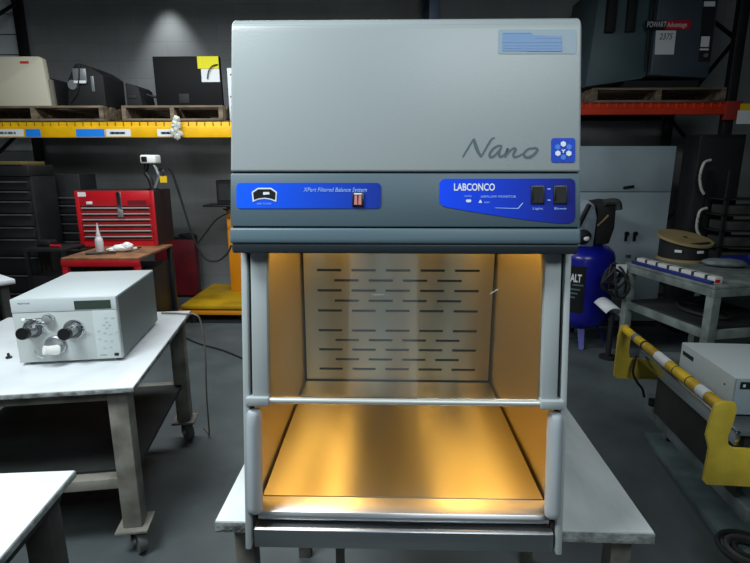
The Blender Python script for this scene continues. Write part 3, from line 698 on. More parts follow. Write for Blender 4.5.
# black monitor seen from behind
a = atY(152.5, 56.5, YR + .1); b = atY(223, 106, YR + .1)
M['tv'] = mat('monitor_plastic', (16, 16, 18), .65, spec=.2)
mo = thing('flat_monitor', 'large black flat monitor with a yellow note, standing on the pallet', 'monitor', ((a.x + b.x) / 2, YR + .1, zs_ + .001))
mw = (b.x - a.x) / 2; mh = a.z - zs_
B().prism([(-mw, 0, .0), (mw, 0, .0), (mw - .01, 0, mh), (-mw - .005, 0, mh)], (0, .05, 0), .006).done('back_panel', 'tv', mo)
B().bb(-mw * .6, mw * .5, .05, .1, .1, mh * .8, .02).done('electronics_hump', 'black_matt', mo)
B().bb(-.15, .15, .12, .25, 0, .02, .004).done('stand_foot', 'black_matt', mo); B().bb(-.04, .04, .1, .14, .0, mh * .6, .004).done('stand_neck', 'black_matt', mo)
B().bb(-.1, .0, -.006, .0, .03, .12, .002).done('connector_cover', 'rubber', mo)
def mon_sheet(x0, y0, x1_, y1, m, name, off):
    a = atY(x0, y0, YR + .1); b = atY(x1_, y1, YR + .1); c = mo.location
    return B().bb(a.x - c.x, b.x - c.x, -.003 - off, -.0005 - off, b.z - c.z, a.z - c.z).done(name, m, mo)
mon_sheet(197, 56.4, 219, 68.6, 'note', 'yellow_note', .001); mon_sheet(201, 69, 220, 82, 'paper', 'white_sheet', 0)
B().tube([(mw * .6, -.012, mh * .55), (mw * .66, -.02, mh * .7), (mw * .78, -.02, mh * .8), (mw * .93, -.01, mh * .83)], .006, 7).done('signal_cable', 'rubber', mo)
B().tube([(-mw, .02, .09), (-mw - .05, .0, .1), (-mw - .09, .0, .115)], .012, 8).done('plug_cable', 'rubber', mo)
# white perforated board
a = atY(225.5, 68, YR + .06); b = atY(236, 109, YR + .06)
ps = thing('outlet_strip', 'white perforated panel on edge between the black monitor and the enclosure', 'panel', (a.x, YR + .06, zs_ - hp + .001))
ph = a.z - zs_ + hp
B().bb(.012, .16, 0, .03, 0, ph, .004).done('panel', 'paper', ps)
for i, (u, v) in enumerate(((.03, .12), (.06, .16), (.03, .22), (.05, .3), (.06, .36), (.04, .42), (.10, .2), (.1, .3), (.07, .4))): B().bb(u, u + .012, -.002, .002, v, v + .012).done('hole', 'black', ps)
# plastic film tied to the beam
cf = atY(176, 127, YR - .08)
f_ = B()
for k in range(9):
    f_.blob(cf + Vector((random.uniform(-.03, .04), random.uniform(-.015, .012), random.uniform(-.09, .1))), (.03, .015, .03), .25, 2)
tag(f_.done('hanging_plastic_wrap', 'plastic_film'), 'crumpled scrap of clear plastic film tied around the yellow beam', 'plastic film')

# power unit on the red rack
yu = YR + .02
a1 = atY(652, 76, yu)
zbase2 = zt2 + .0125
pxl, pxr = atY(592, 95, YR).x, min(atY(724, 95, YR).x, xr - .06)
pallet('wooden pallet carrying the charcoal power unit, on the orange red rack beam', pxl, pxr, zbase2, atY(660, 88, YR).z - zbase2)
zu = atY(660, 88, YR).z + .001
fx0 = atY(652, 60, yu).x; fx1 = atY(711, 60, yu).x
un = thing('power_unit', 'big charcoal industrial power unit with a red and black badge, on a pallet', 'machine', (fx0, yu, zu))
zl = atY(655, 75, yu).z - zu; uw = fx1 - fx0; uh = .95
xs0 = atY(590, 88, yu).x - fx0
B().prism([(0, 0, zl), (uw, 0, zl - .03), (uw, 0, uh), (0, 0, uh)], (0, .9, 0), .012).done('front_housing', 'grey_unit', un)
B().prism([(xs0, .12, .03), (-.05, .05, zl * .8), (-.012, .05, zl), (-.012, .05, uh), (xs0 + .06, .12, uh)], (0, .75, 0), .01).done('side_housing', 'grey_side', un)
lv = B()
for k in range(2): lv.bb(xs0 + .12 + k * .18, xs0 + .2 + k * .18, .035, .12, .5, uh - .05, .003)
lv.done('louver_panel', 'black_matt', un)
B().bb(-.2, uw * .9, .06, .8, 0, zl - .04).done('skid_base', 'black_matt', un)
B().tube([(-.055, -.012, uh), (-.055, -.0, .6), (-.05, .01, .35), (-.04, .012, .16)], .011, 8).done('cable', 'rubber', un)
def unit_poly(name, pts, m, off, par=un):
    return B().prism([(atY(x, y, yu).x - fx0, -off, atY(x, y, yu).z - zu) for x, y in pts], (0, .002, 0)).done(name, m, par)
b1 = unit_poly('badge', [(644, 21), (667, 21), (664, 30), (645, 30)], 'black', .014); b1['label'] = 'black and red maker badge'
unit_poly('badge_field', [(667, 21), (690, 20.6), (689, 30), (664, 30)], 'logo_red', .014, b1)
cc = atY(652, 27.6, yu)
text_mesh('POWART', .07, Matrix.Translation((atY(646, 27.6, yu).x - fx0, -.0145, cc.z - zu)) @ Matrix.Rotation(R(90), 4, 'X'), 'badge_text', 'paper', b1, width=.17)
text_mesh('/ Advantage', .06, Matrix.Translation((atY(663.6, 27.4, yu).x - fx0, -.0145, cc.z - zu)) @ Matrix.Rotation(R(90), 4, 'X'), 'badge_text', 'paper', b1, width=.2)
st = unit_poly('data_sheet', [(656, 30.6), (676, 30.6), (673.5, 54.6), (654.5, 54.6)], 'paper', .0035)
text_mesh('2375', .075, Matrix.Translation((atY(658.6, 39.6, yu).x - fx0, -.004, atY(658, 39.6, yu).z - zu)) @ Matrix.Rotation(R(90), 4, 'X'), 'sheet_text', 'black', st, shear=.2, width=.12)
cpn = unit_poly('control_panel', [(703, 0), (717, 0), (709.5, 62), (698, 62)], 'black_matt', .004)
unit_poly('panel_sticker', [(704, 1.5), (715, 1.5), (714.6, 6.6), (703.5, 6.6)], 'paper', .0055, cpn)
unit_poly('panel_sticker', [(701.2, 36.5), (709.6, 36.5), (708.4, 47), (700, 47)], 'paper', .0055, cpn)
unit_poly('panel_sticker', [(699.6, 48.6), (708.4, 48.6), (708.2, 50.4), (699.4, 50.4)], 'paper', .0055, cpn)
kn = atY(705, 55.6, yu); B().cyl((kn.x - fx0, -.004, kn.z - zu), (kn.x - fx0, -.02, kn.z - zu), .018, n=14).done('knob', 'galv', cpn)

# ------------------------------------------------------------------ left: tool cart, chest, dark cabinets
zc_ = .87
cl = atZ(60.5, 258, zc_); cr = atZ(138, 258, zc_)
cw = (cr - cl).length; crz = math.atan2(cr.y - cl.y, cr.x - cl.x)
tc = thing('tool_cart', 'red framed tool cart with worn brown top, under the red tool chest', 'cart', (cl.x, cl.y, 0), crz)
cwt = cw; cdp = .72
B().bb(0, cwt, 0, cdp, zc_ - .02, zc_, .003).done('top_board', 'wood_top', tc)
B().bb(-.003, cw + .003, -.004, .03, zc_ - .07, zc_ - .021, .003).done('front_rail', 'red', tc)
for x in (.022, cw - .022): B().bb(x - .022, x + .022, 0, .045, .08, zc_ - .071, .003).done('leg', 'red', tc)
for x in (.022, cwt - .022): B().bb(x - .022, x + .022, cdp - .045, cdp, .08, zc_ - .021, .003).done('leg', 'black_paint', tc)
B().bb(.02, cwt - .025, .12, cdp - .05, .1, zc_ - .15, .004).done('cabinet_body', 'black_paint', tc)
B().bb(.046, cw - .046, .02, .04, .2, .24).done('shelf_rail', 'red', tc)
for x in (.05, cwt - .05):
    for y in (.05, cdp - .05): B().cyl((x - .015, y, .04), (x + .015, y, .04), .04, n=18).done('wheel', 'rubber', tc)
# chest
ch0 = atZ(81, 246.5, zc_); ch1 = atZ(157, 246.5, zc_)
chw = (ch1 - ch0).length; chz = math.atan2(ch1.y - ch0.y, ch1.x - ch0.x)
chh = atY(75, 191, ch0.y).z - zc_
tcz = thing('tool_chest', 'red steel tool chest with six shallow drawers, on top of the brown topped cart', 'tool chest', (ch0.x, ch0.y, zc_ + .001), R(4))
B().bb(0, chw, .012, .44, 0, chh, .006).done('body', mat('chest_side', (44, 26, 28), .5), tcz)
fr = B(); fr.bb(0, .035, 0, .0118, 0, chh, .002); fr.bb(chw - .035, chw, 0, .0118, 0, chh, .002); fr.bb(.035, chw - .035, 0, .0118, 0, .045); fr.bb(.035, chw - .035, 0, .0118, chh - .135, chh, .002)
fr.done('front_frame', 'red', tcz)
z0 = .05; dh = (chh - .14 - z0) / 6
for k in range(6):
    z = z0 + k * dh
    d_ = B().bb(.038, chw - .038, .001, .0116, z, z + dh - .006, .001).done('drawer', 'red', tcz)
    B().prism([(.05, .0, z + dh - .022), (.05, -.012, z + dh - .016), (.05, -.012, z + dh - .007), (.05, .0, z + dh - .008)], (chw - .1, 0, 0)).done('pull', 'satin', d_)
    B().bb(.05, chw - .05, -.0015, .0, z + dh - .036, z + dh - .023).done('pull_shadow', 'gap', d_)  # dark strip painted as the shadow line under the pull
B().bb(chw * .53, chw * .59, -.012, 0, chh - .2, chh - .01, .003).done('hasp', 'chrome', tcz)
B().bb(chw * .535, chw * .6, -.024, -.006, chh - .235, chh - .17, .004).done('padlock', 'galv', tcz)
B().bb(.03, .1, -.002, 0, chh - .05, chh - .012).done('paper_label', 'paper', tcz); B().bb(.1, .15, -.012, 0, chh - .12, chh - .095, .002).done('latch', 'paper', tcz)
B().bb(chw * .66, chw * .9, -.001, 0, chh - .125, chh - .085).done('worn_patch', 'dark_red', tcz)
# items on the cart
def on_cart(x, y): return atZ(x, y, zc_ + .0008)
c = on_cart(100.2, 251.5)
sb = thing('squeeze_bottle', 'pale squeeze bottle with a pointed nozzle, standing before the red chest', 'bottle', c)
B().lathe([(0, 0), (.03, 0), (.033, .006), (.033, .09), (.03, .11), (.018, .13), (0, .13)], 22).done('body', 'bottle', sb)
B().lathe([(.0165, .128), (.018, .15), (.012, .17), (.008, .21), (.003, .245), (0, .246)], 18).done('nozzle', 'bottle', sb)
c = on_cart(122, 251.5)
rg = B(); rg.blob((0, 0, .03), (.085, .05, .033), .1, 3); rg.blob((.05, .0, .045), (.05, .04, .035), .16, 3); rg.blob((-.06, -.01, .02), (.06, .035, .02), .14, 3)
for v in rg.bm.verts: v.co.z = max(v.co.z, 0)
tag(rg.done('shop_rag', 'white_plastic', None, c, 0, 60), 'crumpled white rag on the brown cart top beside the squeeze bottle', 'rag')
for i, (xa_, ya_, xb_, yb_, lab, mm) in enumerate(((80, 252, 93, 248.5, 'dark tool lying at the end of the brown cart top', 'black_paint'), (86, 255, 116, 254.5, 'long dark hand tool along the front of the brown cart top', 'leg_dark'), (132, 250.5, 141, 248.8, 'small tool with a pale handle beside the white rag', 'paper'))):
    a, b = on_cart(xa_, ya_), on_cart(xb_, yb_); up_ = Vector((0, 0, .0135))
    t_ = thing('hand_tool', lab, 'tool', a, 0); v = b - a
    B().cyl(up_, v * .5 + up_, .012, .011, 10).done('handle', mm, t_); B().cyl(v * .5 + up_, v + up_, .007, .006, 8).done('shaft', 'black_paint', t_)
# bench device on top of chest
zt_c = zc_ + chh + .0015
c = ch0 + Vector((chw - .02, .2, 0)); c.z = zt_c
yd = c.y
lx = lambda x, y: atY(x, y, yd) - c
dv = thing('bench_magnifier', 'white headed device on a curved black neck, standing on the red tool chest', 'device', c)
a, b = lx(142.5, 155), lx(158.5, 163.5)
base_x = (lx(155, 189)).x
B().lathe([(0, 0), (.05, 0), (.05, .012), (.012, .02), (0, .02)], 20, Matrix.Translation((min(base_x, -.05), 0, 0))).done('base', 'black', dv)
hz = (a.z + b.z) / 2
hd = B().bb(a.x, b.x, -.06, .06, b.z, a.z, .012, 3).done('head', 'white_plastic', dv)
B().bb(a.x + .012, a.x + .065, -.064, -.05, b.z + .014, a.z - .014, .004).done('lens', 'black', hd)
n0 = lx(147, 164); n1 = lx(146, 172); n2 = lx(150, 179); bx_ = min(base_x, -.05)
B().tube([(n0.x, 0, b.z), (n1.x, 0, n1.z), (n2.x, 0, n2.z), (bx_, 0, .015)], .022, 10).done('neck', 'black', dv)
n0 = lx(153, 164); n1 = lx(157, 171)
B().tube([(n0.x, 0, b.z), (n1.x, 0, n1.z), (n1.x + .01, 0, n1.z - .06), (bx_ + .02, 0, .015)], .016, 10).done('metal_arm', 'galv', dv)
a, b = lx(161, 176), lx(168.5, 182.5)
tg_ = B().bb(a.x, b.x, -.03, -.026, b.z, a.z).done('yellow_tag', 'tag_yellow', dv)
a2 = lx(163, 169)
B().tube([(n1.x, 0, n1.z), (a2.x, -.01, a2.z), (a.x + .03, -.026, a.z - .005)], .006, 6).done('tag_wire', 'black', dv)
# black cord down the wall side
pts = [atY(168.5, 169, 5.0), atY(172, 172, 5.02), atY(180, 196, 5.05), atY(190, 228, 5.05), atY(197, 246, 5.05), atY(206, 259, 5.05), atY(217, 261, 5.05), atY(227, 254, 5.2), atY(231, 246, 5.4)]
tag(B().tube(pts, .011, 8).done('black_cable', 'rubber'), 'black cable sagging down beside the red tool chest', 'cable')
pts = [atY(198, 243, 5.5), atY(206, 232, 5.5), atY(216, 221, 5.5), atY(228, 213, 5.5)]
# dark tool cabinets
def drawer_cab(name, label, xw0, xw1, Y, ztop, drawers, depth=.5, m='black_paint', pull='leg_dark', grp=None):
    t = thing(name, label, 'tool cabinet', ((xw0 + xw1) / 2, Y, 0), 0, grp); w = (xw1 - xw0) / 2
    B().bb(-w, w, .02, depth, .06, ztop, .006).done('body', m, t); n = len(drawers)
    for k in range(n):
        z0, z1 = drawers[k]
        d = B().bb(-w + .02, w - .02, 0, .019, z0, z1 - .008, .003).done('drawer', m, t)
        B().bb(-w + .03, w - .03, -.012, 0, z1 - .024, z1 - .012, .002).done('pull', pull, d)
    for x in (-w + .06, w - .06):
        for y in (.08, depth - .08): B().cyl((x - .02, y, .04), (x + .02, y, .04), .04, n=16).done('wheel', 'rubber', t)
    return t
xa_, xb_ = atY(-25, 180, 4.35).x, atY(33, 200, 4.35).x
zz = [atY(20, y, 4.35).z for y in (292, 274, 256, 238, 226, 213, 200, 190, 180)]
tall = drawer_cab('drawer_cabinet', 'tall black drawer cabinet with thin pulls and a tan lid, behind the pale table corner', xa_, xb_, 4.35, zz[-1] + .03, [(.1, .45), (.45, zz[0])] + list(zip(zz[:-1], zz[1:])), .34)
w_ = (xb_ - xa_) / 2
zlid = atY(20, 165, 4.35).z
B().bb(-w_, w_, .0, .34, zz[-1] + .031, zlid, .01).done('upper_box', 'black_paint', tall)
B().bb(-w_, w_ - .05, -.004, .3, zlid + .001, zlid + .03, .004).done('lid', mat('olive_lid', (92, 80, 40), .6), tall)
xa_, xb_ = atY(46, 230, 4.75).x, atY(74, 230, 4.75).x + .25
zz = [atY(50, y, 4.75).z for y in (262, 248, 240, 231, 222, 213, 204, 196)]
sm_ = drawer_cab('drawer_cabinet', 'lower black drawer cabinet with thin pulls, between the tall cabinet and red chest', xa_, xa_ + .37, 4.75, zz[-1] + .2, [(.1, .4), (.4, zz[0])] + list(zip(zz[:-1], zz[1:])), .3)
# dark narrow bench in front of it
zdb = atY(45, 248, 4.15).z
db = thing('dark_bench', 'low black work stand with scattered small parts, beside the red framed cart', 'bench', (-3.02, 4.1, zdb - .84))
a = Vector((-3.02, 4.1, 0)); wdb = .35
B().bb(0, wdb, 0, .3, .815, .84, .003).done('top', 'black_paint', db); B().bb(.02, wdb - .02, .02, .28, .12, .60).done('cupboard', 'black_matt', db)
for x in (.02, wdb - .02):
    for y in (.02, .28): B().bb(x - .015, x + .015, y - .015, y + .015, .84 - zdb, .815).done('leg', 'black_paint', db)
c = Vector((a.x + wdb * .62, a.y + .1, zdb + .0005))
tag(B().cyl((-.05, 0, .01), (.05, .0, .01), .01, n=8).done('screwdriver_handle', 'red', None, c, R(-10)), 'small red handle lying on the low black work stand', 'tool')
c = Vector((a.x + wdb * .3, a.y + .16, zdb + .0005))
tag(B().bb(-.06, .06, -.05, .05, 0, .05, .01).done('parts_box', 'black_paint', None, c), 'small black box on the low black work stand', 'box')
# dark red cabinet behind
xa_, xb_ = atY(173, 270, 6.05).x, atY(197, 270, 6.05).x; zq = atY(185, 239, 6.05).z
dc = thing('parts_cabinet', 'dark red steel cabinet against the wall behind the yellow platform scale', 'cabinet', (xb_, 6.03, 0))
B().bb(-.5, 0, 0, .12, .03, zq, .008).done('body', 'dark_red', dc); B().bb(-.5, .004, -.004, .124, zq, zq + .02, .004).done('lid', 'black', dc); B().bb(-.49, -.01, .01, .11, 0, .03).done('plinth', 'black', dc)
B().blob((-.1, .06, zq + .035), (.12, .05, .03), .15, 2).done('cloth_cover', 'black_matt', dc)

# ------------------------------------------------------------------ yellow platform scale
a = atZ(179, 306.5, .2); b = atZ(190, 283, .2)
ps_ = thing('platform_scale', 'yellow platform scale with an orange column and dark indicator, below the yellow beam', 'scale', (a.x, 4.96, 0))
B().prism([(0, 0, .16), (1.2, 0, .16), (1.2, .98, .16), (0.0, .98, .16)], (0, 0, .04), .006).done('platform', 'mustard', ps_)
B().bb(-.03, 1.23, .005, .975, .1, .145, .004).done('frame', 'orange', ps_)
for x in (.1, 1.1):
    for y in (.08, .9): B().cyl((x, y, 0), (x, y, .101), .04, n=14).done('foot', 'rubber', ps_)
L = lambda x, y, Y: atY(x, y, Y) - Vector((a.x, 4.96, 0))
cA = L(226, 270, 5.6); cB = L(240, 270, 5.6); cT = L(226, 206, 5.6).z
B().bb(cA.x + .05, cB.x + .04, .62, .76, .201, cT, .006).done('column', 'orange', ps_)
s0 = L(204, 205, 5.5)
B().bb(s0.x, cB.x + .06, .5, .78, cT, cT + .02, .002).done('indicator_shelf', 'black_paint', ps_)
i0, i1 = L(217.5, 180, 5.55), L(240, 203, 5.55)
ib = B().bb(i0.x, i1.x, .52, .7, cT + .021, i0.z, .01).done('indicator', 'black_matt', ps_); B().bb(i0.x + .03, i1.x - .05, .512, .521, cT + .07, i0.z - .04).done('indicator_face', 'shelf_dark', ib)
tag(B().tube(pts[:1] + [atY(207, 231, 5.5), atY(217, 219, 5.48), L(229, 212, 5.45) + Vector((a.x, 4.96, 0)), Vector((a.x + cA.x + .03, 5.56, cT - .03))], .009, 7).done('signal_cable', 'rubber'), 'black cable rising to the shelf of the yellow scale', 'cable')
pts = [atZ(186, 338, .008), atZ(200, 344, .008), atZ(222, 350, .008), atZ(243, 358.5, .008)]
tag(B().tube(pts, .007, 6).done('floor_cable', 'rubber'), 'black cable lying on the concrete floor behind the wheeled table', 'cable')

# ------------------------------------------------------------------ right side: compressor, cabinet, bench, cart
YC = 4.3; xc_ = 1.765; tr_ = .262
co = thing('air_compressor', 'upright blue air compressor tank with a black label, beside the enclosure', 'air compressor', (xc_, YC + tr_, 0))
Lc = lambda x, y: atY(x, y, YC + .05) - Vector((xc_, YC + tr_, 0))
zt_ = Lc(590, 244).z; z_b = .14
pf = [(0, z_b), (.12, z_b + .01), (.2, z_b + .045), (.248, z_b + .09), (tr_, z_b + .14), (tr_, zt_ - .14), (.25, zt_ - .09), (.2, zt_ - .045), (.12, zt_ - .012), (0, zt_)]
B().lathe(pf, 48).done('tank', 'compblue', co)
for a_ in (-100, -10, 80, 170):
    c_, s_ = math.cos(R(a_)), math.sin(R(a_)); B().prism([(c_ * .15 - s_ * .03, s_ * .15 + c_ * .03, .17), (c_ * .15 + s_ * .03, s_ * .15 - c_ * .03, .17), (c_ * .24 + s_ * .02, s_ * .24 - c_ * .02, 0), (c_ * .24 - s_ * .02, s_ * .24 + c_ * .02, 0)], (c_ * .015, s_ * .015, .003)).done('foot', 'compblue', co)
# label wrapped round the tank
def wrap(a0, a1, z0, z1, r, name, m, par):
    b = bmesh.new(); N = 14; lo, hi = [], []
    for i in range(N + 1):
        t = R(a0 + (a1 - a0) * i / N); lo.append(b.verts.new((r * math.sin(t), -r * math.cos(t), z0))); hi.append(b.verts.new((r * math.sin(t), -r * math.cos(t), z1)))
    for i in range(N): b.faces.new((lo[i], lo[i + 1], hi[i + 1], hi[i]))
    q_ = B(); q_.add(b); return q_.done(name, m, par)
zl0, zl1 = Lc(580, 312).z, Lc(580, 266).z
lab = wrap(-58, -14, zl0, zl1, tr_ + .002, 'tank_label', 'black', co)
lo_ = text_mesh('KOBALT', .095, Matrix.Identity(4), 'label_text', 'paper', lab, width=.19, bold=.003)
def bend(o, a0, z, r):
    for v in o.data.vertices:
        t = R(a0) + v.co.x / r; rr = r + v.co.z + .0015; v.co = Vector((rr * math.sin(t), -rr * math.cos(t), z + v.co.y))
bend(lo_, -63, Lc(580, 281.5).z, tr_ + .002)
for y, x0, x1 in ((284.5, -36, -17), (289, -48, -22), (293, -48, -26), (297, -48, -30)):
    z = Lc(580, y).z; wrap(x0, x1, z - .008, z + .006, tr_ + .0035, 'label_line', 'grey_ink', lab)
# pump and motor on top
m0 = Lc(580, 240); m1 = Lc(602, 203)
pb = B().prism([(m0.x, -.17, zt_ - .03), (m1.x - .02, -.17, zt_ - .03), (m1.x - .01, -.17, zt_ + .22), (m1.x - .04, -.17, m1.z - .02), (m0.x + .06, -.17, m1.z + .02), (m0.x - .02, -.17, m1.z - .1), (m0.x - .02, -.17, zt_ + .12)], (0, .2, 0), .012).done('pump_head', 'compgrey', co)
B().box((m0.x + .02, -.2, (zt_ + m1.z) / 2 + .07), (.035, .03, .2), .006, Matrix.Rotation(R(22), 3, 'Y')).done('valve_rod', 'black', pb)
B().blob((m0.x + .03, -.2, zt_ + .06), (.07, .05, .06), .12, 2).done('manifold', 'black_matt', pb)
B().blob((m0.x + .04, -.255, zt_ + .05), (.025, .012, .02), .1, 2).done('gauge_face', 'paper', pb)
k0 = Lc(610, 222)
B().prism([(m1.x + .0, -.15, zt_ - .02), (k0.x + .04, -.15, zt_ - .01), (k0.x + .075, -.15, zt_ + .13), (k0.x + .07, -.15, m1.z - .02), (k0.x + .02, -.15, m1.z + .02), (m1.x - .005, -.15, m1.z)], (0, .26, 0), .015).done('motor_guard', 'black_matt', co)
B().tube([(m1.x + .04, -.16, m1.z), (k0.x + .06, -.16, m1.z + .005), (k0.x + .085, -.16, m1.z - .06)], .03, 10).done('intake_filter', 'leg_dark', co)
B().tube([(m1.x + .0, -.165, zt_ + .15), (m1.x + .05, -.165, zt_ + .2), (k0.x, -.165, zt_ + .24)], .008, 6).done('copper_pipe', 'cardboard', co)
# pale cabinet behind
YCB = 5.0
xw1 = atY(671, 200, YCB).x; zc1 = atY(600, 146, YCB).z; 
wc = thing('storage_cabinet', 'tall pale blue grey metal cabinet with small dark latches, behind the compressor', 'cabinet', (1.55, YCB, 0))
cwid = xw1 - 1.55
B().bb(0, cwid, .02, .05, .05, zc1, .004).done('body', 'cab', wc)
zs1 = atY(640, 192, YCB).z
for z0, z1, nm in ((.06, zs1 - .004, 'door'), (zs1 + .004, zc1 - .01, 'door')): dpo = B().bb(.01, cwid - .01, 0, .0195, z0, z1, .003).done(nm, 'cab', wc)
LL = lambda x, y: atY(x, y, YCB) - Vector((1.55, YCB, 0))
for x, y in ((625.5, 238), (634, 238)):
    p = LL(x, y); l_ = B().bb(p.x - .014, p.x + .014, -.014, 0, p.z - .03, p.z + .05, .004).done('latch', 'black', wc)
    B().cyl((p.x, -.014, p.z + .045), (p.x, -.03, p.z + .045), .022, n=12).done('lock', 'black', l_)
p = LL(628, 187); B().box((p.x, -.012, p.z), (.1, .02, .025), .004, Matrix.Rotation(R(-8), 3, 'Y')).done('handle', 'black', wc)
B().bb(.01, cwid - .01, .0, .045, 0, .049).done('plinth', 'shelf_dark', wc)
# bench
zb_ = .85
n0 = atZ(715.5, 286.5, zb_); f0 = atZ(625, 262, zb_)
brz = math.atan2(-(f0.x - n0.x), f0.y - n0.y); bl = (f0 - n0).length
be = thing('work_bench', 'worn grey steel workbench with an open lower shelf, carrying a cable reel and LED strips', 'bench', (n0.x, n0.y, 0), brz)
bw = .75
B().bb(0, bw, 0, bl, zb_ - .02, zb_, .003).done('bench_top', 'bench', be)
e = B(); e.bb(.004, bw - .004, .004, .03, zb_ - .075, zb_ - .021, .002); e.bb(.004, bw - .004, bl - .03, bl - .004, zb_ - .075, zb_ - .021, .002); e.bb(.004, .03, .031, bl - .031, zb_ - .075, zb_ - .021, .002); e.bb(bw - .03, bw - .004, .031, bl - .031, zb_ - .075, zb_ - .021, .002); e.done('apron', 'bench', be)
for x in (.035, bw - .035):
    for y in (.035, bl - .035): B().bb(x - .03, x + .03, y - .03, y + .03, 0, zb_ - .076, .003).done('leg', 'bench', be)
zrl = atY(716, 335, n0.y + .05).z
for x in (.02, bw - .05): B().bb(x, x + .03, .066, bl - .066, zrl - .03, zrl + .03, .002).done('lower_rail', 'bench', be)
for y in (.02, bl - .05): B().bb(.066, bw - .066, y, y + .03, zrl - .03, zrl + .03, .002).done('lower_rail', 'bench', be)
B().bb(.04, bw - .04, .07, bl - .07, zrl + .031, zrl + .045).done('lower_shelf', 'shelf_dark', be)
bm4 = Matrix.Translation(be.location) @ Matrix.Rotation(brz, 4, 'Z')
def onb(x, y, z=zb_): return atZ(x, y, z + .0006)
# LED strips lying on the bench
s0, s1 = onb(650, 258), onb(734, 284.5)
v = s1 - s0; ang = math.atan2(v.y, v.x)
for k, (off, m, lab, wv) in enumerate(((.042, 'strip_white', 'long white strip with dark square marks, lying along the grey bench edge', .06), (.008, 'strip_blue', 'long dark blue strip lying along the grey bench edge, below the white strip', .03))):
    st_ = thing('light_strip', lab, 'strip', Vector((n0.x, n0.y, zb_ + .0006)), brz)
    B().bb(off, off + wv, .05, bl - .06, 0, .045 if k == 0 else .022, .003).done('channel', m, st_)
    if k == 0:
        for q in range(8): B().bb(off - .0015, off + wv * .55, .11 + q * .11, .132 + q * .11, .022, .0463).done('module', 'bumper_dark', st_)
        B().bb(off + .0, off + wv * .6, .046, .0495, 0.008, .03, .001).done('end_cap', 'logo_red', st_)
# reel
c = onb(693, 262)
zrz = atY(688, 240, c.y).z - zb_
rl = thing('cable_reel', 'tan topped round cable reel lying flat at the back of the grey bench', 'reel', Vector((c.x - .02, c.y + .12, zb_ + .0006)))
rr_ = .19
B().cyl((0, 0, 0), (0, 0, .02), rr_, n=40).done('bottom_flange', 'cardboard', rl)
B().cyl((0, 0, .021), (0, 0, zrz - .021), rr_ * .93, n=36).done('cable_winding', 'black_matt', rl)
tf = B().cyl((0, 0, -.01), (0, 0, .01), rr_ + .014, n=40).done('top_flange', 'cardboard', rl, (0, 0, zrz - .004)); tf.rotation_euler = (R(11), R(5), 0); B().cyl((0, 0, .0101), (0, 0, .012), .018, n=16).done('hub_hole', 'black', tf)
for a_ in (-130, -80): B().box((rr_ * .95 * math.cos(R(a_)), rr_ * .95 * math.sin(R(a_)), zrz * .5), (.05, .012, .02), .002, Matrix.Rotation(R(a_ + 90), 3, 'Z')).done('paper_band', 'paper', rl)
# pouch and blue thing
c = onb(724, 268)
po = B(); po.blob((0, 0, .03), (.15, .08, .033), .05, 3)
for vv in po.bm.verts: vv.co.z = max(vv.co.z, 0)
tag(po.done('grey_pouch', 'grey_bag', None, c + Vector((.03, .05, 0)), R(-20), 60), 'flat grey bag lying on the bench beside the white strip', 'bag')
c = onb(748, 266)
bo_ = thing('blue_tray', 'shallow blue tray at the back of the grey bench, cut off by the picture edge', 'tray', c + Vector((.06, .12, 0)), brz)
B().bb(-.16, .1, -.08, .08, 0, .006).done('base', 'strip_blue', bo_)
w3 = B(); w3.bb(-.16, .1, -.08, -.074, .006, .05); w3.bb(-.16, .1, .074, .08, .006, .05); w3.bb(-.16, -.154, -.074, .074, .006, .05); w3.bb(.094, .1, -.074, .074, .006, .05); w3.done('rim', 'strip_blue', bo_)
# cable bundle hanging off the bench far end
fc = f0.copy()
cbt = thing('cable_bundle', 'tangle of black cables hanging off the far end of the grey bench', 'cables', fc + Vector((-.0, -.03, -.12)))
for k in range(7):
    rr = .06 + .006 * k; ph_ = k * 1.7; tl = Matrix.Rotation(R((-35, 20, 50, -10, 65, -55, 5)[k]), 3, 'Z') @ Matrix.Rotation(R((10, -25, 15, 40, -15, 5, -35)[k]), 3, 'Y')
    q = [tl @ Vector((rr * math.cos(t) * (1 + .2 * math.sin(2 * t + ph_)), .02 * math.sin(t + ph_), rr * 1.25 * math.sin(t) * (1 + .2 * math.cos(3 * t + ph_)))) + Vector((-.09, -.01 * k, .03 - .012 * k)) for t in [2 * math.pi * j / 12 for j in range(12)]]
    q = [Vector((min(p.x, -.012), p.y, p.z)) for p in q]
    B().tube(q, .01, 7, 4, True).done('cable_loop', 'rubber', cbt)
B().bb(-.11, -.03, -.075, -.07, .05, .12).done('white_tag', 'paper', cbt)
# curved pale sheet between bench and compressor
c = atY(609, 311, 4.12)
cs = B(); bq = bmesh.new(); N = 12; lo, hi = [], []
for i in range(N + 1):
    t = R(10 + 125 * i / N); p = Vector((.1 * math.cos(t), 0, .15 * math.sin(t))); lo.append(bq.verts.new(p + Vector((.0, -.07, -.05)))); hi.append(bq.verts.new(p + Vector((-.04, .09, .0))))
for i in range(N): bq.faces.new((lo[i], lo[i + 1], hi[i + 1], hi[i]))
cs.add(bq)
stand = thing('duct_elbow', 'pale curved sheet hood on a dark stem between the blue compressor and grey bench', 'duct', Vector((c.x + .03, 4.12, 0)))
o = cs.done('curved_sheet', 'grey_bag', stand, (-.01, 0, c.z - .06)); o.data.materials[0] = M['paper']; md = o.modifiers.new('thickness', 'SOLIDIFY'); md.thickness = .006
B().cyl((.0, .0, .02), (.0, .0, c.z - .02), .022, n=16).done('stem', 'black_matt', stand); B().cyl((0, .0, 0), (0, .0, .02), .07, n=24).done('base', 'black_matt', stand)
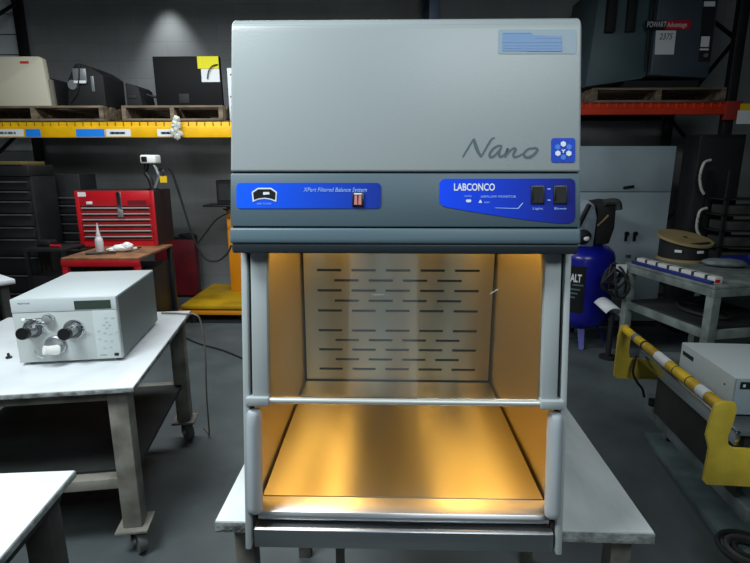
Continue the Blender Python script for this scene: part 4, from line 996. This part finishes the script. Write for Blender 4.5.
# things on the bench's lower shelf
for k, (x, y, lab) in enumerate(((.3, .36, 'dark hose coiled on the lower shelf of the grey bench'), )):
    q = [bm4 @ Vector((x + .12 * math.cos(t), y + .2 * math.sin(t), zrl + .0635)) for t in [2 * math.pi * j / 12 for j in range(12)]]
    tag(B().tube(q, .016, 8, 4, True).done('hose_coil', 'rubber'), lab, 'hose')
q = [bm4 @ Vector((.12, .1, zrl + .064)), bm4 @ Vector((.14, .3, zrl + .07)), bm4 @ Vector((.1, .6, zrl + .064))]

# yellow railed cart
zbar = .85
bn, bf_ = atZ(723, 402, zbar), atZ(625.5, 325.5, zbar)
crz_ = math.atan2(-(bf_.x - bn.x), bf_.y - bn.y); bl_ = (bf_ - bn).length
yc = thing('railed_cart', 'grey cart with a yellow and black taped guard bar on yellow brackets', 'cart', (bn.x, bn.y, 0), crz_)
br_ = .019
bar = B().cyl((0, .006, zbar - br_), (0, bl_ - .006, zbar - br_), br_, n=24).done('guard_bar', 'yellow_dirty', yc); bar['label'] = 'yellow taped guard bar'
for y0, y1, m in ((.08, .135, 'paper'), (.36, .46, 'paper'), (.575, .59, 'pipe_tape'), (.66, .69, 'grey_bag'), (.2, .204, 'pipe_tape'), (.3, .303, 'pipe_tape')):
    B().cyl((0, y0, zbar - br_), (0, y1, zbar - br_), br_ + .001, n=24).done('tape_band', m, bar)
def bracket(y, sgn, zbt, tk):
    pts = [(-.034, y, zbar - .06), (-.024, y, zbar - .01), (.0, y, zbar + .004), (.034, y, zbar + .002), (.044, y, zbar - .02), (.04, y, zbar - .07), (.03, y, zbt + .18), (.036, y, zbt + .15), (.056, y, zbt + .138), (.42, y, zbt + .138), (.42, y, zbt), (-.012, y, zbt), (-.024, y, zbt + .012), (-.022, y, zbt + .13), (-.038, y, zbt + .18)]
    return B().prism(pts, (0, tk, 0), .0015).done('bracket', 'yellow_bk', yc)
zbn = atY(720, 484, bn.y).z
bracket(-.006, 1, zbn, .012); 
zbf = atY(625, 378, bf_.y).z
pts = [(-.03, bl_ - .006, zbar - .05), (-.02, bl_ - .006, zbar), (.01, bl_ - .006, zbar + .004), (.028, bl_ - .006, zbar - .03), (.028, bl_ - .006, zbf + .13), (.036, bl_ - .006, zbf + .105), (.42, bl_ - .006, zbf + .1), (.42, bl_ - .006, zbf), (-.015, bl_ - .006, zbf), (-.03, bl_ - .006, zbf + .012)]
B().prism(pts, (0, .012, 0), .0015).done('bracket', 'yellow_bk', yc)
# deck, side panel, rails, lower slab
B().bb(.075, .62, .03, bl_ - .03, .715, .735, .003).done('deck', 'cart', yc)
B().bb(.07, .085, .02, bl_ - .02, .685, .737, .002).done('deck_lip', 'chrome', yc)
B().bb(.12, .14, .05, bl_ - .12, .47, .714, .002).done('side_panel', 'shelf_dark', yc)
B().bb(.14, .19, .0125, bl_ + .03, .40, .45, .003).done('side_rail', 'cart', yc)
sl0, sl1 = atZ(645, 432, .13), atZ(740, 562, .13)
inv = (Matrix.Translation(yc.location) @ Matrix.Rotation(crz_, 4, 'Z')).inverted()
u0, u1 = inv @ sl0, inv @ sl1; ud = (u1 - u0).normalized(); un_ = Vector((-ud.y, ud.x, 0))
u1e = u0 + ud * 1.25
B().prism([u0, u1e, u1e + un_ * .40, u0 + un_ * .40], (0, 0, -.035), .003).done('lower_slab', 'cart_low', yc)
for (t, s_) in ((.06, .1), (.06, .35), (1.18, .1), (1.18, .35)):
    p = u0 + ud * t + un_ * s_
    l_ = B().bb(p.x - .025, p.x + .025, p.y - .025, p.y + .025, .131, .714 if t > .5 else .46, .003).done('post', 'cart', yc)
    B().cyl((p.x - .016, p.y, .046), (p.x + .016, p.y, .046), .046, n=20).done('wheel', 'rubber', yc)
B().bb(.14, .62, bl_ - .02, bl_ + .03, .455, .49).done('end_rail', 'cart', yc)
# looped cable on the far bracket
q = [Vector((.055, bl_ - .03, zbf + .13)), Vector((.042, bl_ - .04, zbf + .05)), Vector((.065, bl_ - .05, zbf)), Vector((.09, bl_ - .05, zbf - .03)), Vector((.1, bl_ - .06, zbf - .07))]
tag(B().tube([inv.inverted() @ p for p in q], .006, 7).done('loose_wire', 'rubber'), 'dark wire drooping over the far yellow bracket of the railed cart', 'wire')
# instrument on the cart
i0 = atZ(737.5, 379, .88); i1 = atZ(682, 342, .88)
irz = math.atan2(-(i1.x - i0.x), i1.y - i0.y); idp = (i1 - i0).length
ins = thing('white_instrument', 'white boxy instrument on the cart behind the yellow guard bar', 'instrument', (i0.x, i0.y, .7355), irz)
ih = .88 - .7355
B().bb(0, .42, .008, idp, .012, ih, .004).done('case', 'instr', ins)
B().bb(.0, .42, 0, .0078, .012, ih, .002).done('front_panel', 'cab', ins)
B().bb(.012, .4, -.003, 0, ih - .036, ih - .01, .001).done('display_strip', 'lcd', ins)
B().bb(.02, .028, -.004, -.0028, ih - .028, ih - .018).done('indicator_lamp', 'white_ink', ins)
nm = B(); nm.bb(-.0015, 0.0, idp - .1, idp - .02, ih - .047, ih - .03); nm.done('maker_plate', 'lcd', ins)
B().bb(-.001, 0.0, .06, .066, ih - .05, ih - .044).done('screw', 'lcd', ins)
for x in (.03, .39):
    for y in (.03, idp - .03): B().cyl((x, y, 0), (x, y, .0122), .012, n=12).done('foot', 'rubber', ins)
# coil on lower slab
ctr = atZ(748, 552, .132)
cl_ = thing('coiled_hose', 'dark hose coiled flat on the lower slab of the railed cart', 'hose', Vector((ctr.x, ctr.y, .132)))
for k in range(3):
    rr = .045 + .028 * k
    B().tube([(rr * math.cos(t), rr * math.sin(t), .011) for t in [2 * math.pi * j / 14 for j in range(14)]], .0105, 8, 4, True).done('hose_turn', ('rubber', 'leg_dark', 'rubber')[k], cl_)
# dark locker and stacked trays at far right
x0 = atY(681, 220, 4.9).x
lk = thing('dark_locker', 'black steel locker behind the cable reel, beside the pale cabinet', 'locker', (x0, 4.785, 0))
zlk = atY(690, 135, 4.9).z
B().bb(0.02, .42, .015, .27, .0, zlk, .005).done('body', 'black_paint', lk); B().bb(.03, .41, 0, .0148, .08, zlk - .03, .003).done('door', 'black_matt', lk)
B().bb(.36, .38, -.02, 0, 1.0, 1.14, .003).done('handle', 'leg_dark', lk)
for k, (xa1, ya1, xb1, yb1, xc1, yc1) in enumerate(((707, 160, 700, 176, 704, 194), (703, 208, 697, 222, 700, 236))):
    ptsx = [atY(xa1 + 4, ya1, 4.7), atY(xa1 - 3, ya1 + 3, 4.7), atY(xb1, yb1, 4.7), atY(xc1 - 3, yc1 - 6, 4.7), atY(xc1, yc1, 4.7)]
    tag(B().tube(ptsx, .012, 8).done('hanging_hose', 'plastic_film'), ('pale hose loop hanging high against the black locker', 'thin pale wire hanging low above the cable reel')[k], 'hose')
tx0 = atY(717, 210, 4.55).x
rk3 = thing('parts_shelf', 'dark steel shelf unit holding flat grey trays, beyond the bench', 'shelf', (tx0, 4.45, 0))
for x in (.0, .78):
    for y in (0, .26): B().bb(x, x + .03, y, y + .03, 0, 1.55).done('post', 'black_paint', rk3)
zsh = [atY(730, y, 4.45).z for y in (262, 247, 231, 215, 199)]
for z in zsh: B().bb(.0, .81, -.0, .29, z - .012, z, .001).done('shelf_board', 'black_paint', rk3)
for k, z in enumerate(zsh[:-1]):
    names = ('lowest', 'second lowest', 'second highest', 'highest')
    tag(B().bb(.04, .74, .035, .25, 0, .075, .008).done('flat_tray', 'leg_dark', None, (tx0, 4.45, z + .001)), f'flat grey tray on the dark shelf unit, {names[k]} of four', 'tray', 'flat trays on the dark shelf unit')

# ------------------------------------------------------------------ light
def area(name, loc, target, sx, sy, power, col, spread=180):
    l = bpy.data.lights.new(name, 'AREA'); l.shape = 'RECTANGLE'; l.size = sx; l.size_y = sy; l.energy = power; l.color = col; l.spread = R(spread)
    o = bpy.data.objects.new(name, l); COL.objects.link(o); o.location = loc
    o.rotation_euler = (Vector(target) - Vector(loc)).to_track_quat('-Z', 'Y').to_euler(); return o
area('ceiling_lamp', (-1.5, .6, 3.1), (-1.45, .75, 0), 1.2, .5, 94, (.88, .97, 1.0))
area('right_fill', (1.1, -.9, 3.3), (.7, .6, 1.0), 1.8, .8, 44, (.86, .96, 1.0))  # unseen fill light added to brighten the right of table and hood
area('rack_fill', (-1.5, 3.9, 3.05), (-1.5, 4.2, 0), 3.0, .4, 72, (.9, .97, 1.0))  # unseen fill light added to lift the racks and back wall
for s_ in (-1, 1):
    area('interior_lamp', (CX + s_ * .27, CY + .42, CZ + .64), (CX, CY, CZ), .05, .5, 1.4, (1.0, .54, .10)).rotation_euler = (0, R(s_ * 8), 0)
sp_ = bpy.data.lights.new('wall_spot', 'SPOT'); sp_.energy = 48; sp_.spot_size = R(66); sp_.spot_blend = 1.0; sp_.color = (.93, .98, 1); sp_.shadow_soft_size = .05
so = bpy.data.objects.new('wall_spot', sp_); COL.objects.link(so)
pw = atY(155, -25, 6.1); so.location = (pw.x, 6.12, pw.z); so.rotation_euler = (Vector((pw.x, 6.38, pw.z - 1.3)) - so.location).to_track_quat('-Z', 'Y').to_euler()
w = bpy.data.worlds.new('world'); w.use_nodes = True; w.node_tree.nodes['Background'].inputs[0].default_value = (.55, .62, .68, 1); w.node_tree.nodes['Background'].inputs[1].default_value = .02
sc.world = w
sc.view_settings.view_transform = 'Standard'; sc.view_settings.look = 'None'; sc.view_settings.exposure = 0; sc.view_settings.gamma = 1
sc.view_settings.use_curve_mapping = False
sc.cycles.use_denoising = True
sc.cycles.max_bounces = 8; sc.cycles.sample_clamp_indirect = 6
